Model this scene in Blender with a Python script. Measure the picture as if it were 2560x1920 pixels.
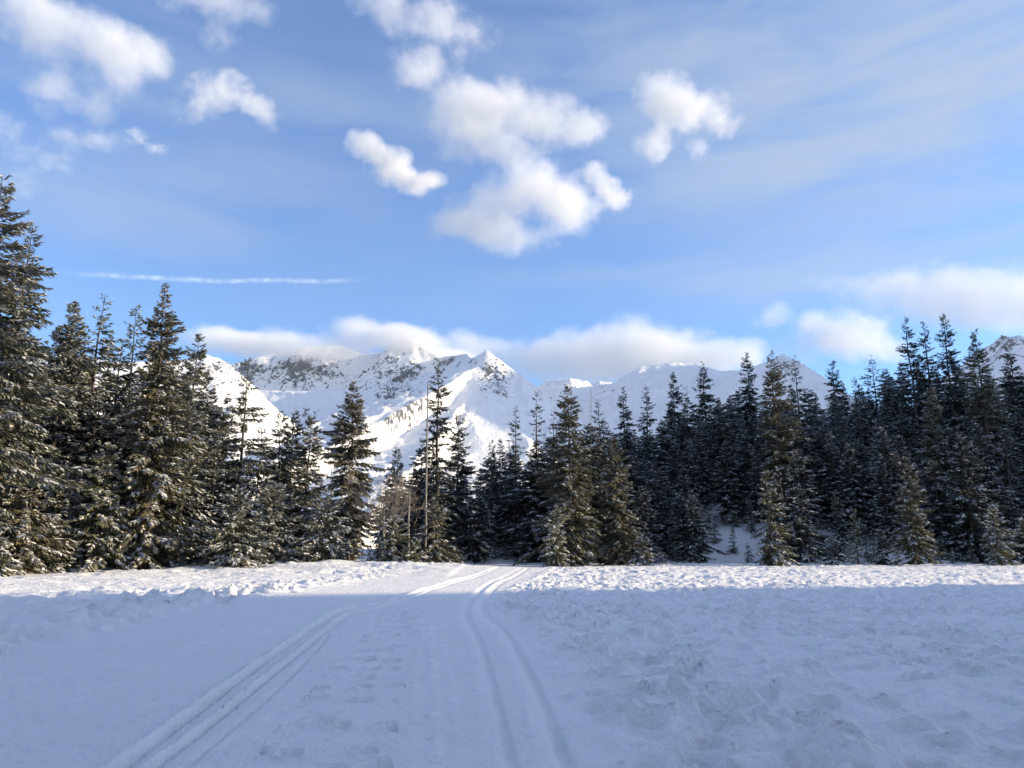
import bpy, math, random
import numpy as np

# ------------------------------------------------------------------ clear
for o in list(bpy.data.objects):
    bpy.data.objects.remove(o)
S = bpy.context.scene
C = S.collection
R = math.radians

# ------------------------------------------------------------------ camera
CAM_H = 1.6
TILT = math.atan(415 / 1920)
cam_d = bpy.data.cameras.new('camera')
cam = bpy.data.objects.new('camera', cam_d)
C.objects.link(cam)
cam.location = (0, 0, CAM_H)
cam.rotation_euler = (R(90) + TILT, 0, 0)
cam_d.sensor_width = 36
cam_d.lens = 27
cam_d.clip_start = 0.1
cam_d.clip_end = 60000
S.camera = cam

# ------------------------------------------------------------------ light
SUN_AZ = R(86)       # clockwise from the viewing direction (+Y) towards +X
SUN_EL = R(15)
S.view_settings.view_transform = 'Standard'
S.view_settings.look = 'None'
S.view_settings.exposure = 1.07
S.view_settings.gamma = 1
sun_d = bpy.data.lights.new('sun', 'SUN')
sun_d.energy = 4.5
sun_d.angle = R(0.5)
sun_d.color = (1.0, 0.80, 0.50)
sun = bpy.data.objects.new('sun', sun_d)
C.objects.link(sun)
from mathutils import Vector
sdir = Vector((math.sin(SUN_AZ) * math.cos(SUN_EL), math.cos(SUN_AZ) * math.cos(SUN_EL), math.sin(SUN_EL)))
sun.rotation_euler = sdir.to_track_quat('Z', 'Y').to_euler()
sun.location = sdir * 300

CT, ST = math.cos(TILT), math.sin(TILT)


def pix_dir(px, py):
    """direction through a point of the 2560 x 1920 photograph"""
    a, b = (px - 1280) / 1920, (960 - py) / 1920
    return Vector((a, CT - b * ST, ST + b * CT)).normalized()


def at(px, py, Y):
    d = pix_dir(px, py)
    k = Y / d.y
    return np.array((d.x * k, Y, CAM_H + d.z * k))


def onground(px, py, z=0.0):
    d = pix_dir(px, py)
    k = (z - CAM_H) / d.z
    return (d.x * k, d.y * k)


def to_pix(x, y, z):
    z = z - CAM_H
    d = y * CT + z * ST
    return 1280 + 1920 * x / d, 960 - 1920 * (-y * ST + z * CT) / d


# ------------------------------------------------------------------ world: sky and clouds
W = bpy.data.worlds.new('World')
S.world = W
W.use_nodes = True
W.cycles.sampling_method = 'NONE'
NT = W.node_tree
NT.nodes.clear()


def nd(tree, kind, **kw):
    n = tree.nodes.new(kind)
    for k, v in kw.items():
        setattr(n, k, v)
    return n


def mth(tree, op, a, b=None, c=None, clamp=False):
    n = tree.nodes.new('ShaderNodeMath')
    n.operation = op
    n.use_clamp = clamp
    for i, v in enumerate((a, b, c)):
        if v is None:
            continue
        if isinstance(v, (int, float)):
            n.inputs[i].default_value = v
        else:
            tree.links.new(v, n.inputs[i])
    return n.outputs[0]


def smooth(tree, v, lo, hi):
    n = tree.nodes.new('ShaderNodeMapRange')
    n.interpolation_type = 'SMOOTHSTEP'
    n.inputs['From Min'].default_value = lo
    n.inputs['From Max'].default_value = hi
    tree.links.new(v, n.inputs['Value'])
    return n.outputs['Result']


def noise(tree, vec, scale, detail=4, rough=0.55, dist=0.0, dims='3D', color=False):
    n = tree.nodes.new('ShaderNodeTexNoise')
    n.noise_dimensions = dims
    n.inputs['Scale'].default_value = scale
    n.inputs['Detail'].default_value = detail
    n.inputs['Roughness'].default_value = rough
    n.inputs['Distortion'].default_value = dist
    if vec is not None:
        tree.links.new(vec, n.inputs['Vector'])
    return n.outputs['Color'] if color else n.outputs['Fac']


def mixc(tree, f, a, b):
    n = tree.nodes.new('ShaderNodeMix')
    n.data_type = 'RGBA'
    for i, v in ((0, f), (6, a), (7, b)):
        if isinstance(v, (int, float)):
            n.inputs[i].default_value = v
        elif isinstance(v, tuple):
            n.inputs[i].default_value = (*v, 1)
        else:
            tree.links.new(v, n.inputs[i])
    return n.outputs[2]


sky = nd(NT, 'ShaderNodeTexSky', sky_type='NISHITA', sun_disc=False)
sky.sun_elevation = SUN_EL
sky.sun_rotation = SUN_AZ
sky.altitude = 100
sky.air_density = 1.0
sky.dust_density = 0.6
sky.ozone_density = 2.0
SKY_K = 0.09

tc = nd(NT, 'ShaderNodeTexCoord')
nrm = nd(NT, 'ShaderNodeVectorMath', operation='NORMALIZE')
NT.links.new(tc.outputs['Generated'], nrm.inputs[0])
sep = nd(NT, 'ShaderNodeSeparateXYZ')
NT.links.new(nrm.outputs[0], sep.inputs[0])
U = mth(NT, 'ARCTAN2', sep.outputs[0], sep.outputs[1])
V = mth(NT, 'ARCSINE', sep.outputs[2])
uv = nd(NT, 'ShaderNodeCombineXYZ')
NT.links.new(U, uv.inputs[0])
NT.links.new(V, uv.inputs[1])
# ragged edges: shift the lookup by turbulent noise
w1 = noise(NT, nrm.outputs[0], 11, 5, 0.60, color=True)
w1c = nd(NT, 'ShaderNodeVectorMath', operation='SUBTRACT')
NT.links.new(w1, w1c.inputs[0])
w1c.inputs[1].default_value = (0.5, 0.5, 0.5)
w1s = nd(NT, 'ShaderNodeVectorMath', operation='MULTIPLY_ADD')
NT.links.new(w1c.outputs[0], w1s.inputs[0])
w1s.inputs[1].default_value = (0.050, 0.050, 0)
NT.links.new(uv.outputs[0], w1s.inputs[2])
warped = w1s.outputs[0]

# (px, py, half width, half height, turn in degrees, weight) in the photograph's pixels
VEIL = [
    (2350, 200, 950, 330, -4, 1.6), (1800, 130, 650, 130, -10, .35), (2100, 420, 700, 90, -6, .3), (1850, 700, 650, 60, 2, .5), (2350, 640, 500, 90, 4, .5), (1550, 690, 300, 30, 0, .3),
    (600, 520, 560, 110, 4, .35), (850, 270, 500, 60, -4, .3), (250, 520, 300, 90, 0, .3), (1250, 180, 350, 200, 0, .25), (350, 200, 520, 260, 0, .3),
]


def field(vec, blobs):
    """sum of soft ovals; each oval's place, turn and size sit in its own texture mapping"""
    pt = nd(NT, 'ShaderNodeMapping')
    NT.links.new(vec, pt.inputs['Vector'])
    acc = None
    for px, py, hw, hh, rot, wt in blobs:
        d = pix_dir(px, py)
        a, b = (px - 1280) / 1920, (960 - py) / 1920
        k = 1 / (1 + a * a + b * b) ** 0.5 / 1920        # angle per photo pixel shrinks away from the axis
        g = nd(NT, 'ShaderNodeTexGradient', gradient_type='SPHERICAL')
        tm = g.texture_mapping
        tm.vector_type = 'TEXTURE'
        tm.translation = (math.atan2(d.x, d.y), math.asin(d.z), 0)
        tm.rotation = (0, 0, R(rot))
        tm.scale = (hw * k * 1.5, hh * k * 1.5, 1)
        NT.links.new(pt.outputs[0], g.inputs[0])
        acc = mth(NT, 'MULTIPLY_ADD', g.outputs['Fac'], wt, acc if acc is not None else 0.0)
    return acc


# cumulus of the same kind over the rest of the sky, away from the view
plane = nd(NT, 'ShaderNodeVectorMath', operation='DIVIDE')
NT.links.new(nrm.outputs[0], plane.inputs[0])
zz = mth(NT, 'ADD', mth(NT, 'MAXIMUM', sep.outputs[2], 0.0), 0.12)
zc = nd(NT, 'ShaderNodeCombineXYZ')
for i in range(3):
    NT.links.new(zz, zc.inputs[i])
NT.links.new(zc.outputs[0], plane.inputs[1])
far_n = noise(NT, plane.outputs[0], 1.3, 5, 0.58)
far_c = mth(NT, 'MULTIPLY', smooth(NT, far_n, 0.45, 0.72), 0.75)
# thin veil: wide ovals broken by stretched streak noise, everywhere a little
st_map = nd(NT, 'ShaderNodeMapping')
st_map.inputs['Rotation'].default_value = (0, 0, R(4))
st_map.inputs['Scale'].default_value = (1.0, 5.5, 1)
NT.links.new(uv.outputs[0], st_map.inputs['Vector'])
streak = noise(NT, st_map.outputs[0], 3.2, 6, 0.55, 0.4)
vf = field(warped, VEIL)
veil = mth(NT, 'MULTIPLY', mth(NT, 'ADD', vf, 0.13), smooth(NT, streak, 0.15, 0.75))
veil = mth(NT, 'DIVIDE', veil, mth(NT, 'MULTIPLY_ADD', veil, 0.55, 1.0))
# contrail
a1, a2 = pix_dir(110, 677), pix_dir(930, 699)
cu, cv = (math.atan2(a1.x, a1.y) + math.atan2(a2.x, a2.y)) / 2, (math.asin(a1.z) + math.asin(a2.z)) / 2
crot = math.atan2(math.asin(a2.z) - math.asin(a1.z), math.atan2(a2.x, a2.y) - math.atan2(a1.x, a1.y))
chalf = abs(math.atan2(a2.x, a2.y) - math.atan2(a1.x, a1.y)) / 2
w2 = nd(NT, 'ShaderNodeVectorMath', operation='MULTIPLY_ADD')
NT.links.new(w1c.outputs[0], w2.inputs[0])
w2.inputs[1].default_value = (0.0, 0.009, 0)
NT.links.new(uv.outputs[0], w2.inputs[2])
cm = nd(NT, 'ShaderNodeMapping', vector_type='TEXTURE')
cm.inputs['Location'].default_value = (cu, cv, 0)
cm.inputs['Rotation'].default_value = (0, 0, crot)
cm.inputs['Scale'].default_value = (chalf, 0.0046, 1)
NT.links.new(w2.outputs[0], cm.inputs['Vector'])
cs = nd(NT, 'ShaderNodeSeparateXYZ')
NT.links.new(cm.outputs[0], cs.inputs[0])
ends = mth(NT, 'SUBTRACT', 1.0, smooth(NT, mth(NT, 'ABSOLUTE', cs.outputs[0]), 0.5, 1.0))
across = mth(NT, 'SUBTRACT', 1.0, smooth(NT, mth(NT, 'ABSOLUTE', cs.outputs[1]), 0.0, 1.0))
trail_f = mth(NT, 'MULTIPLY', mth(NT, 'MULTIPLY', ends, across), mth(NT, 'MULTIPLY', smooth(NT, noise(NT, nrm.outputs[0], 45, 3, 0.6), 0.25, 0.7), 0.62))

skyc = nd(NT, 'ShaderNodeVectorMath', operation='MULTIPLY')
NT.links.new(sky.outputs[0], skyc.inputs[0])
skyc.inputs[1].default_value = (SKY_K * 0.74, SKY_K * 1.06, SKY_K * 1.50)
VEIL_COL = (0.25, 0.295, 0.365)
c1 = mixc(NT, veil, skyc.outputs[0], VEIL_COL)
c2 = mixc(NT, trail_f, c1, (0.42, 0.50, 0.57))
bg = nd(NT, 'ShaderNodeBackground')
NT.links.new(c2, bg.inputs['Color'])
# the rest of the sky goes on with the same veil and scattered cumulus
v2 = mth(NT, 'MULTIPLY', smooth(NT, far_n, 0.25, 0.60), 0.45)
b1 = mixc(NT, v2, skyc.outputs[0], VEIL_COL)
sdot = nd(NT, 'ShaderNodeVectorMath', operation='DOT_PRODUCT')
NT.links.new(nrm.outputs[0], sdot.inputs[0])
sdot.inputs[1].default_value = tuple(sdir)
glow = mth(NT, 'POWER', mth(NT, 'MAXIMUM', sdot.outputs['Value'], 0.0), 3.0)      # clouds scatter forwards: brighter towards the sun
gl = mth(NT, 'MULTIPLY_ADD', glow, 3.0, 0.78)
fcol = nd(NT, 'ShaderNodeVectorMath', operation='SCALE')
fcol.inputs[0].default_value = (0.50, 0.475, 0.525)
NT.links.new(gl, fcol.inputs['Scale'])
b2 = mixc(NT, far_c, b1, fcol.outputs[0])
bg2 = nd(NT, 'ShaderNodeBackground')
NT.links.new(b2, bg2.inputs['Color'])
inside = mth(NT, 'MULTIPLY', mth(NT, 'LESS_THAN', mth(NT, 'ABSOLUTE', U), 0.92), mth(NT, 'MULTIPLY', mth(NT, 'LESS_THAN', V, 0.86), mth(NT, 'GREATER_THAN', V, 0.0)))
ms = nd(NT, 'ShaderNodeMixShader')
NT.links.new(inside, ms.inputs[0])
NT.links.new(bg2.outputs[0], ms.inputs[1])
NT.links.new(bg.outputs[0], ms.inputs[2])
wo = nd(NT, 'ShaderNodeOutputWorld')
NT.links.new(ms.outputs[0], wo.inputs['Surface'])

# ------------------------------------------------------------------ render settings
S.render.engine = 'CYCLES'
S.cycles.use_adaptive_sampling = True
S.cycles.adaptive_threshold = 0.02
S.cycles.use_denoising = True
S.cycles.max_bounces = 5
S.cycles.diffuse_bounces = 2
S.cycles.volume_bounces = 2
S.cycles.volume_step_rate = 0.8
S.cycles.volume_max_steps = 28
S.cycles.transparent_max_bounces = 6

# ------------------------------------------------------------------ numpy helpers
_rs = np.random.RandomState(7)
_P = _rs.permutation(4096).astype(np.int64)
_A = _rs.rand(4096) * 2 * np.pi
_GX, _GY = np.cos(_A), np.sin(_A)


def _h(ix, iy):
    return _P[(_P[ix & 4095] + iy) & 4095]


def perlin(x, y):
    ix, iy = np.floor(x).astype(np.int64), np.floor(y).astype(np.int64)
    fx, fy = x - ix, y - iy
    u, v = fx * fx * fx * (fx * (fx * 6 - 15) + 10), fy * fy * fy * (fy * (fy * 6 - 15) + 10)

    def g(dx, dy):
        k = _h(ix + dx, iy + dy)
        return _GX[k] * (fx - dx) + _GY[k] * (fy - dy)
    a, b, c, d = g(0, 0), g(1, 0), g(0, 1), g(1, 1)
    return (a * (1 - u) + b * u) * (1 - v) + (c * (1 - u) + d * u) * v


def fbm_np(x, y, octv=4, gain=0.5, lac=2.03):
    s, a, t = 0, 1.0, 0
    for i in range(octv):
        s = s + a * perlin(x + i * 17.3, y - i * 9.1)
        t += a
        a *= gain
        x, y = x * lac, y * lac
    return s / t


def ridged(x, y, octv=5, gain=0.5):
    s, a, t = 0, 1.0, 0
    for i in range(octv):
        n = 1 - np.abs(perlin(x + i * 31.7, y + i * 11.3)) * 2
        s = s + a * n * np.abs(n)
        t += a
        a *= gain
        x, y = x * 2.07, y * 2.07
    return s / t


def sst(v, lo, hi):
    t = np.clip((v - lo) / (hi - lo), 0, 1)
    return t * t * (3 - 2 * t)


def pits(x, y, cell, rmin, rmax, prob, seed, elong=1.0, ang=0.0):
    """scattered dents with a soft rim: returns depth 0..-1 plus the rim"""
    ca, sa = math.cos(ang), math.sin(ang)
    X, Y = (x * ca + y * sa) / cell, (-x * sa + y * ca) / (cell * elong)
    ix, iy = np.floor(X).astype(np.int64), np.floor(Y).astype(np.int64)
    out = np.zeros_like(x)
    for dx in (-1, 0, 1):
        for dy in (-1, 0, 1):
            k = _h(ix + dx + seed * 131, iy + dy + seed * 57)
            r1, r2, r3, r4 = ((k * 7919) % 4096) / 4096, ((k * 104729) % 4093) / 4093, ((k * 15485863) % 4091) / 4091, ((k * 31337) % 4079) / 4079
            cx, cy = ix + dx + 0.15 + 0.7 * r1, iy + dy + 0.15 + 0.7 * r2
            rad = (rmin + (rmax - rmin) * r3) / cell
            d = np.sqrt((X - cx) ** 2 + ((Y - cy)) ** 2) / rad
            on = (r4 < prob)
            out += on * (-np.exp(-(np.abs(d) ** 2.6) * 1.1) * (0.6 + 0.5 * r1) + 0.35 * np.exp(-((d - 1.35) / 0.3) ** 2))
    return out


def seg_dist(x, y, pts):
    """distance to a polyline and the side (+ = right of travel)"""
    best = np.full(x.shape, 1e9)
    side = np.zeros_like(x)
    for (ax, ay), (bx, by) in zip(pts[:-1], pts[1:]):
        dx, dy = bx - ax, by - ay
        L2 = dx * dx + dy * dy
        t = np.clip(((x - ax) * dx + (y - ay) * dy) / L2, 0, 1)
        qx, qy = x - (ax + t * dx), y - (ay + t * dy)
        d = np.hypot(qx, qy)
        m = d < best
        best[m] = d[m]
        side[m] = np.sign(dy * qx - dx * qy)[m]
    return best, side


def spline(pts, n=8):
    P = [np.array(p, float) for p in pts]
    P = [2 * P[0] - P[1]] + P + [2 * P[-1] - P[-2]]
    out = []
    for i in range(1, len(P) - 2):
        for k in range(n):
            t = k / n
            p0, p1, p2, p3 = P[i - 1:i + 3]
            out.append(tuple(0.5 * (2 * p1 + (p2 - p0) * t + (2 * p0 - 5 * p1 + 4 * p2 - p3) * t * t + (3 * p1 - p0 - 3 * p2 + p3) * t ** 3)))
    out.append(tuple(P[-2]))
    return out


def mesh_np(name, verts, faces, mat=None, smooth_sh=False, fl=None):
    """faces: an (n,3) or (n,4) array"""
    me = bpy.data.meshes.new(name)
    nv, (nf, k) = len(verts), faces.shape
    me.vertices.add(nv)
    me.vertices.foreach_set('co', np.asarray(verts, np.float32).ravel())
    me.loops.add(nf * k)
    me.loops.foreach_set('vertex_index', np.asarray(faces, np.int32).ravel())
    me.polygons.add(nf)
    me.polygons.foreach_set('loop_start', np.arange(0, nf * k, k, dtype=np.int32))
    me.polygons.foreach_set('loop_total', np.full(nf, k, np.int32))
    if smooth_sh:
        me.polygons.foreach_set('use_smooth', np.ones(nf, bool))
    me.update(calc_edges=True)
    if mat:
        me.materials.append(mat)
    return me


def link(name, data, parent=None, loc=None):
    o = bpy.data.objects.new(name, data)
    C.objects.link(o)
    if parent:
        o.parent = parent
    if loc is not None:
        o.location = loc
    return o


# ------------------------------------------------------------------ materials
def new_mat(name):
    m = bpy.data.materials.new(name)
    m.use_nodes = True
    t = m.node_tree
    b = t.nodes['Principled BSDF']
    return m, t, b


def mat_snow_ground():
    m, t, b = new_mat('snow')
    g = nd(t, 'ShaderNodeNewGeometry')
    at_ = nd(t, 'ShaderNodeAttribute', attribute_name='pressed')      # ski-polished snow
    n1 = noise(t, g.outputs['Position'], 0.7, 4, 0.6)
    n4 = noise(t, g.outputs['Position'], 5.0, 5, 0.7)
    col = mixc(t, n1, (0.785, 0.79, 0.81), (0.85, 0.855, 0.87))
    col = mixc(t, mth(t, 'MULTIPLY', smooth(t, n4, 0.55, 0.75), 0.15), col, (0.74, 0.755, 0.79))
    col = mixc(t, at_.outputs['Fac'], col, (0.97, 0.972, 0.975))
    t.links.new(col, b.inputs['Base Color'])
    t.links.new(mth(t, 'MULTIPLY_ADD', at_.outputs['Fac'], -0.22, 0.55), b.inputs['Roughness'])
    t.links.new(mth(t, 'MULTIPLY_ADD', at_.outputs['Fac'], 0.35, 0.20), b.inputs['Specular IOR Level'])
    n2 = noise(t, g.outputs['Position'], 22, 5, 0.65)
    n3 = noise(t, g.outputs['Position'], 6, 3, 0.6)
    tr_ = nd(t, 'ShaderNodeAttribute', attribute_name='trodden')
    n6 = noise(t, g.outputs['Position'], 3.0, 4, 0.55)
    hsum = mth(t, 'MULTIPLY_ADD', n3, 2.2, n2)
    hsum = mth(t, 'MULTIPLY_ADD', mth(t, 'MULTIPLY', n6, tr_.outputs['Fac']), 1.8, hsum)
    bp = nd(t, 'ShaderNodeBump')
    bp.inputs['Strength'].default_value = 0.9
    bp.inputs['Distance'].default_value = 0.04
    t.links.new(hsum, bp.inputs['Height'])
    t.links.new(bp.outputs[0], b.inputs['Normal'])
    return m


def mat_tree_snow():
    m, t, b = new_mat('frost')
    g = nd(t, 'ShaderNodeNewGeometry')
    n1 = noise(t, g.outputs['Position'], 3.5, 3, 0.6)
    col = mixc(t, n1, (0.44, 0.45, 0.46), (0.76, 0.77, 0.78))
    t.links.new(col, b.inputs['Base Color'])
    b.inputs['Roughness'].default_value = 0.7
    b.inputs['Specular IOR Level'].default_value = 0.1
    return m


def mat_needles(name, dark, light, brown, dust=0.5):
    m, t, b = new_mat(name)
    g = nd(t, 'ShaderNodeNewGeometry')
    oi = nd(t, 'ShaderNodeObjectInfo')
    n1 = noise(t, g.outputs['Position'], 1.1, 4, 0.65)
    n2 = noise(t, g.outputs['Position'], 0.45, 2, 0.5)
    c = mixc(t, smooth(t, n1, 0.3, 0.7), dark, light)
    k = mth(t, 'MULTIPLY', smooth(t, n2, 0.42, 0.68), mth(t, 'MULTIPLY_ADD', oi.outputs['Random'], 0.7, 0.2))
    c = mixc(t, k, c, brown)
    sx = nd(t, 'ShaderNodeSeparateXYZ')
    t.links.new(g.outputs['Normal'], sx.inputs[0])
    n5 = noise(t, g.outputs['Position'], 0.8, 3, 0.6)
    fr = mth(t, 'MULTIPLY', smooth(t, mth(t, 'ABSOLUTE', sx.outputs[2]), 0.45, 0.95), smooth(t, n5, 0.35, 0.65))
    c = mixc(t, mth(t, 'MULTIPLY', fr, dust), c, (0.46, 0.48, 0.50))
    t.links.new(c, b.inputs['Base Color'])
    b.inputs['Roughness'].default_value = 0.85
    b.inputs['Specular IOR Level'].default_value = 0.12
    return m


def mat_bark(name, a, c2):
    m, t, b = new_mat(name)
    g = nd(t, 'ShaderNodeNewGeometry')
    mp = nd(t, 'ShaderNodeMapping')
    mp.inputs['Scale'].default_value = (9, 9, 1.6)
    t.links.new(g.outputs['Position'], mp.inputs['Vector'])
    n1 = noise(t, mp.outputs[0], 1.2, 5, 0.7)
    t.links.new(mixc(t, smooth(t, n1, 0.3, 0.7), a, c2), b.inputs['Base Color'])
    b.inputs['Roughness'].default_value = 0.9
    bp = nd(t, 'ShaderNodeBump')
    bp.inputs['Strength'].default_value = 0.8
    bp.inputs['Distance'].default_value = 0.03
    t.links.new(n1, bp.inputs['Height'])
    t.links.new(bp.outputs[0], b.inputs['Normal'])
    return m


def mat_mountain():
    m, t, b = new_mat('mountain_snow_and_rock')
    g = nd(t, 'ShaderNodeNewGeometry')
    at_ = nd(t, 'ShaderNodeAttribute', attribute_name='rock')
    mp = nd(t, 'ShaderNodeMapping')
    mp.inputs['Scale'].default_value = (1, 1, 0.55)
    t.links.new(g.outputs['Position'], mp.inputs['Vector'])
    n1 = noise(t, mp.outputs[0], 0.022, 6, 0.70, 0.6)
    n2 = noise(t, g.outputs['Position'], 0.05, 4, 0.6)
    n4 = noise(t, mp.outputs[0], 0.055, 4, 0.6)
    v = mth(t, 'MULTIPLY_ADD', mth(t, 'SUBTRACT', n1, 0.5), 1.9, at_.outputs['Fac'])
    v = mth(t, 'MULTIPLY_ADD', mth(t, 'SUBTRACT', n4, 0.5), 1.7, v)
    k = smooth(t, v, 0.60, 0.86)
    rock = mixc(t, n2, (0.06, 0.07, 0.088), (0.13, 0.14, 0.165))
    t.links.new(mixc(t, k, (0.82, 0.83, 0.85), rock), b.inputs['Base Color'])
    b.inputs['Roughness'].default_value = 0.75
    b.inputs['Specular IOR Level'].default_value = 0.1
    n3 = noise(t, g.outputs['Position'], 0.02, 6, 0.62)
    bp = nd(t, 'ShaderNodeBump')
    bp.inputs['Strength'].default_value = 0.7
    bp.inputs['Distance'].default_value = 30
    t.links.new(mth(t, 'MULTIPLY_ADD', k, 0.5, n3), bp.inputs['Height'])
    t.links.new(bp.outputs[0], b.inputs['Normal'])
    return m


M_SNOW = mat_snow_ground()
M_FROST = mat_tree_snow()
M_NEEDLE_SHADED = mat_needles('needles_shaded', (0.010, 0.017, 0.016), (0.028, 0.042, 0.036), (0.045, 0.048, 0.036), 0.30)  # shaded copy: the forest's shade is darkened into this green
M_NEEDLE_LIT = mat_needles('needles_lit', (0.042, 0.052, 0.034), (0.100, 0.110, 0.072), (0.130, 0.118, 0.078), 0.8)  # lit copy for the front trees at left, sunlight in its colour
M_NEEDLE_LIT_YOUNG = mat_needles('needles_lit_young', (0.070, 0.078, 0.034), (0.120, 0.125, 0.058), (0.150, 0.140, 0.075), 0.8)  # brightened so small spruces look sunlit against the wood
M_NEEDLE_LIT_OLIVE = mat_needles('needles_lit_olive', (0.058, 0.060, 0.032), (0.120, 0.112, 0.060), (0.15, 0.125, 0.072))  # olive tone lightened as if the sun lay on it
M_BARK = mat_bark('bark', (0.035, 0.028, 0.024), (0.10, 0.085, 0.072))
M_DEAD = mat_bark('weathered_wood', (0.12, 0.11, 0.10), (0.26, 0.24, 0.22))
M_MOUNT = mat_mountain()

# ------------------------------------------------------------------ ground
LEFT_A = spline([onground(*p) for p in [(262, 1920), (430, 1800), (585, 1690), (700, 1612), (790, 1553), (860, 1518), (1000, 1490), (1110, 1455), (1240, 1424)]])
LEFT_B = spline([onground(*p) for p in [(345, 1920), (510, 1800), (640, 1700), (740, 1625), (815, 1565), (880, 1528), (1012, 1493), (1119, 1457), (1246, 1425)]])
LEFT_C = spline([onground(*p) for p in [(430, 1920), (590, 1790), (720, 1680), (790, 1610), (815, 1580)]])
RIGHT_A = spline([onground(*p) for p in [(1250, 1920), (1228, 1800), (1205, 1680), (1180, 1590), (1152, 1528), (1175, 1485), (1225, 1450), (1300, 1424)]])
RIGHT_B = spline([onground(*p) for p in [(1385, 1920), (1345, 1790), (1300, 1670), (1250, 1580), (1192, 1522), (1204, 1488), (1242, 1453), (1312, 1425)]])
L0, R0 = onground(262, 1920), onground(1385, 1920)


def extend(pts):
    """carry a track on behind the viewer"""
    a, b = np.array(pts[0]), np.array(pts[3])
    d = (a - b) / np.linalg.norm(a - b)
    return [tuple(a + d * 9)] + list(pts)


LEFT_A, LEFT_B, LEFT_C, RIGHT_A, RIGHT_B = map(extend, (LEFT_A, LEFT_B, LEFT_C, RIGHT_A, RIGHT_B))
EDGE_L = extend(spline([onground(*p) for p in [(-700, 1800), (-120, 1680), (180, 1605), (430, 1540), (700, 1487), (920, 1452), (1130, 1420)]]))
EDGE_R = extend(spline([onground(*p) for p in [(1450, 1920), (1370, 1750), (1310, 1630), (1265, 1560), (1220, 1510), (1245, 1480), (1300, 1448), (1360, 1425)]]))
SHEAR = math.tan(math.pi / 2 - SUN_AZ)


def base_h(x, y):
    x, y = np.asarray(x, float), np.asarray(y, float)
    s = np.clip(y - 89 - 2.0 * np.sin(x * 0.11) + 12 * sst(x, 105, 165), 0, None)
    out = sst(x / (np.abs(y) + 1), 0.74, 1.14) * (1 - sst(x, 190, 270))     # valley side steepened beyond the view to shade the hillside forest
    cap = 40 + 60 * out
    s = np.where(s > cap, cap + 8 * (1 - np.exp(-(s - cap) / 8)), s)
    k = np.interp(x, [-22, -8, 0, 23, 60, 95, 200, 290], [0, .10, .18, .36, .57, .62, .70, 0]) + 0.95 * out
    h = k * s * sst(s, -2, 9)
    h = h * (1 - sst(np.hypot(x, y), 420, 1200))
    h = h + np.clip(y - 66, 0, 60) * 0.03 * (1 - sst(x, -30, 0)) * (y < 600)        # forest floor, left
    h = h + 0.55 * np.exp(-(((x + 13) / 14) ** 2 + ((y - 66) / 9) ** 2))             # low bank left of the trail
    wood_edge = np.where(x < -4, sst(y, 47, 57) * (1 - sst(y, 90, 110)), sst(y, 79, 87) * (1 - sst(y, 110, 130))) * (np.abs(x) < 90)
    h = h + 0.55 * wood_edge * (fbm_np(x / 4.5 + 3, y / 4.0, 3, 0.4) + 0.15)
    h = h + 0.10 * fbm_np(x / 9, y / 9, 3) * sst(np.hypot(x, y), 8, 25)
    # spur on the sunny side of the valley: keeps the foreground in shade
    prof = np.interp(y, [-900, -300, -60, 0, 30, 45, 50, 55, 61, 70, 90, 130], [60, 150, 150, 130, 112, 101, 96.5, 91.5, 87, 74, 42, 0])
    prof = prof + (18.0 * fbm_np(y / 11.0, 0 * y + 3.3, 2) + 13.0 * fbm_np(y / 4.0, 0 * y + 8.3, 2)) * (prof > 5)
    h = h + prof * np.exp(-((x - 350) / 60) ** 2)
    return h


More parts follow.
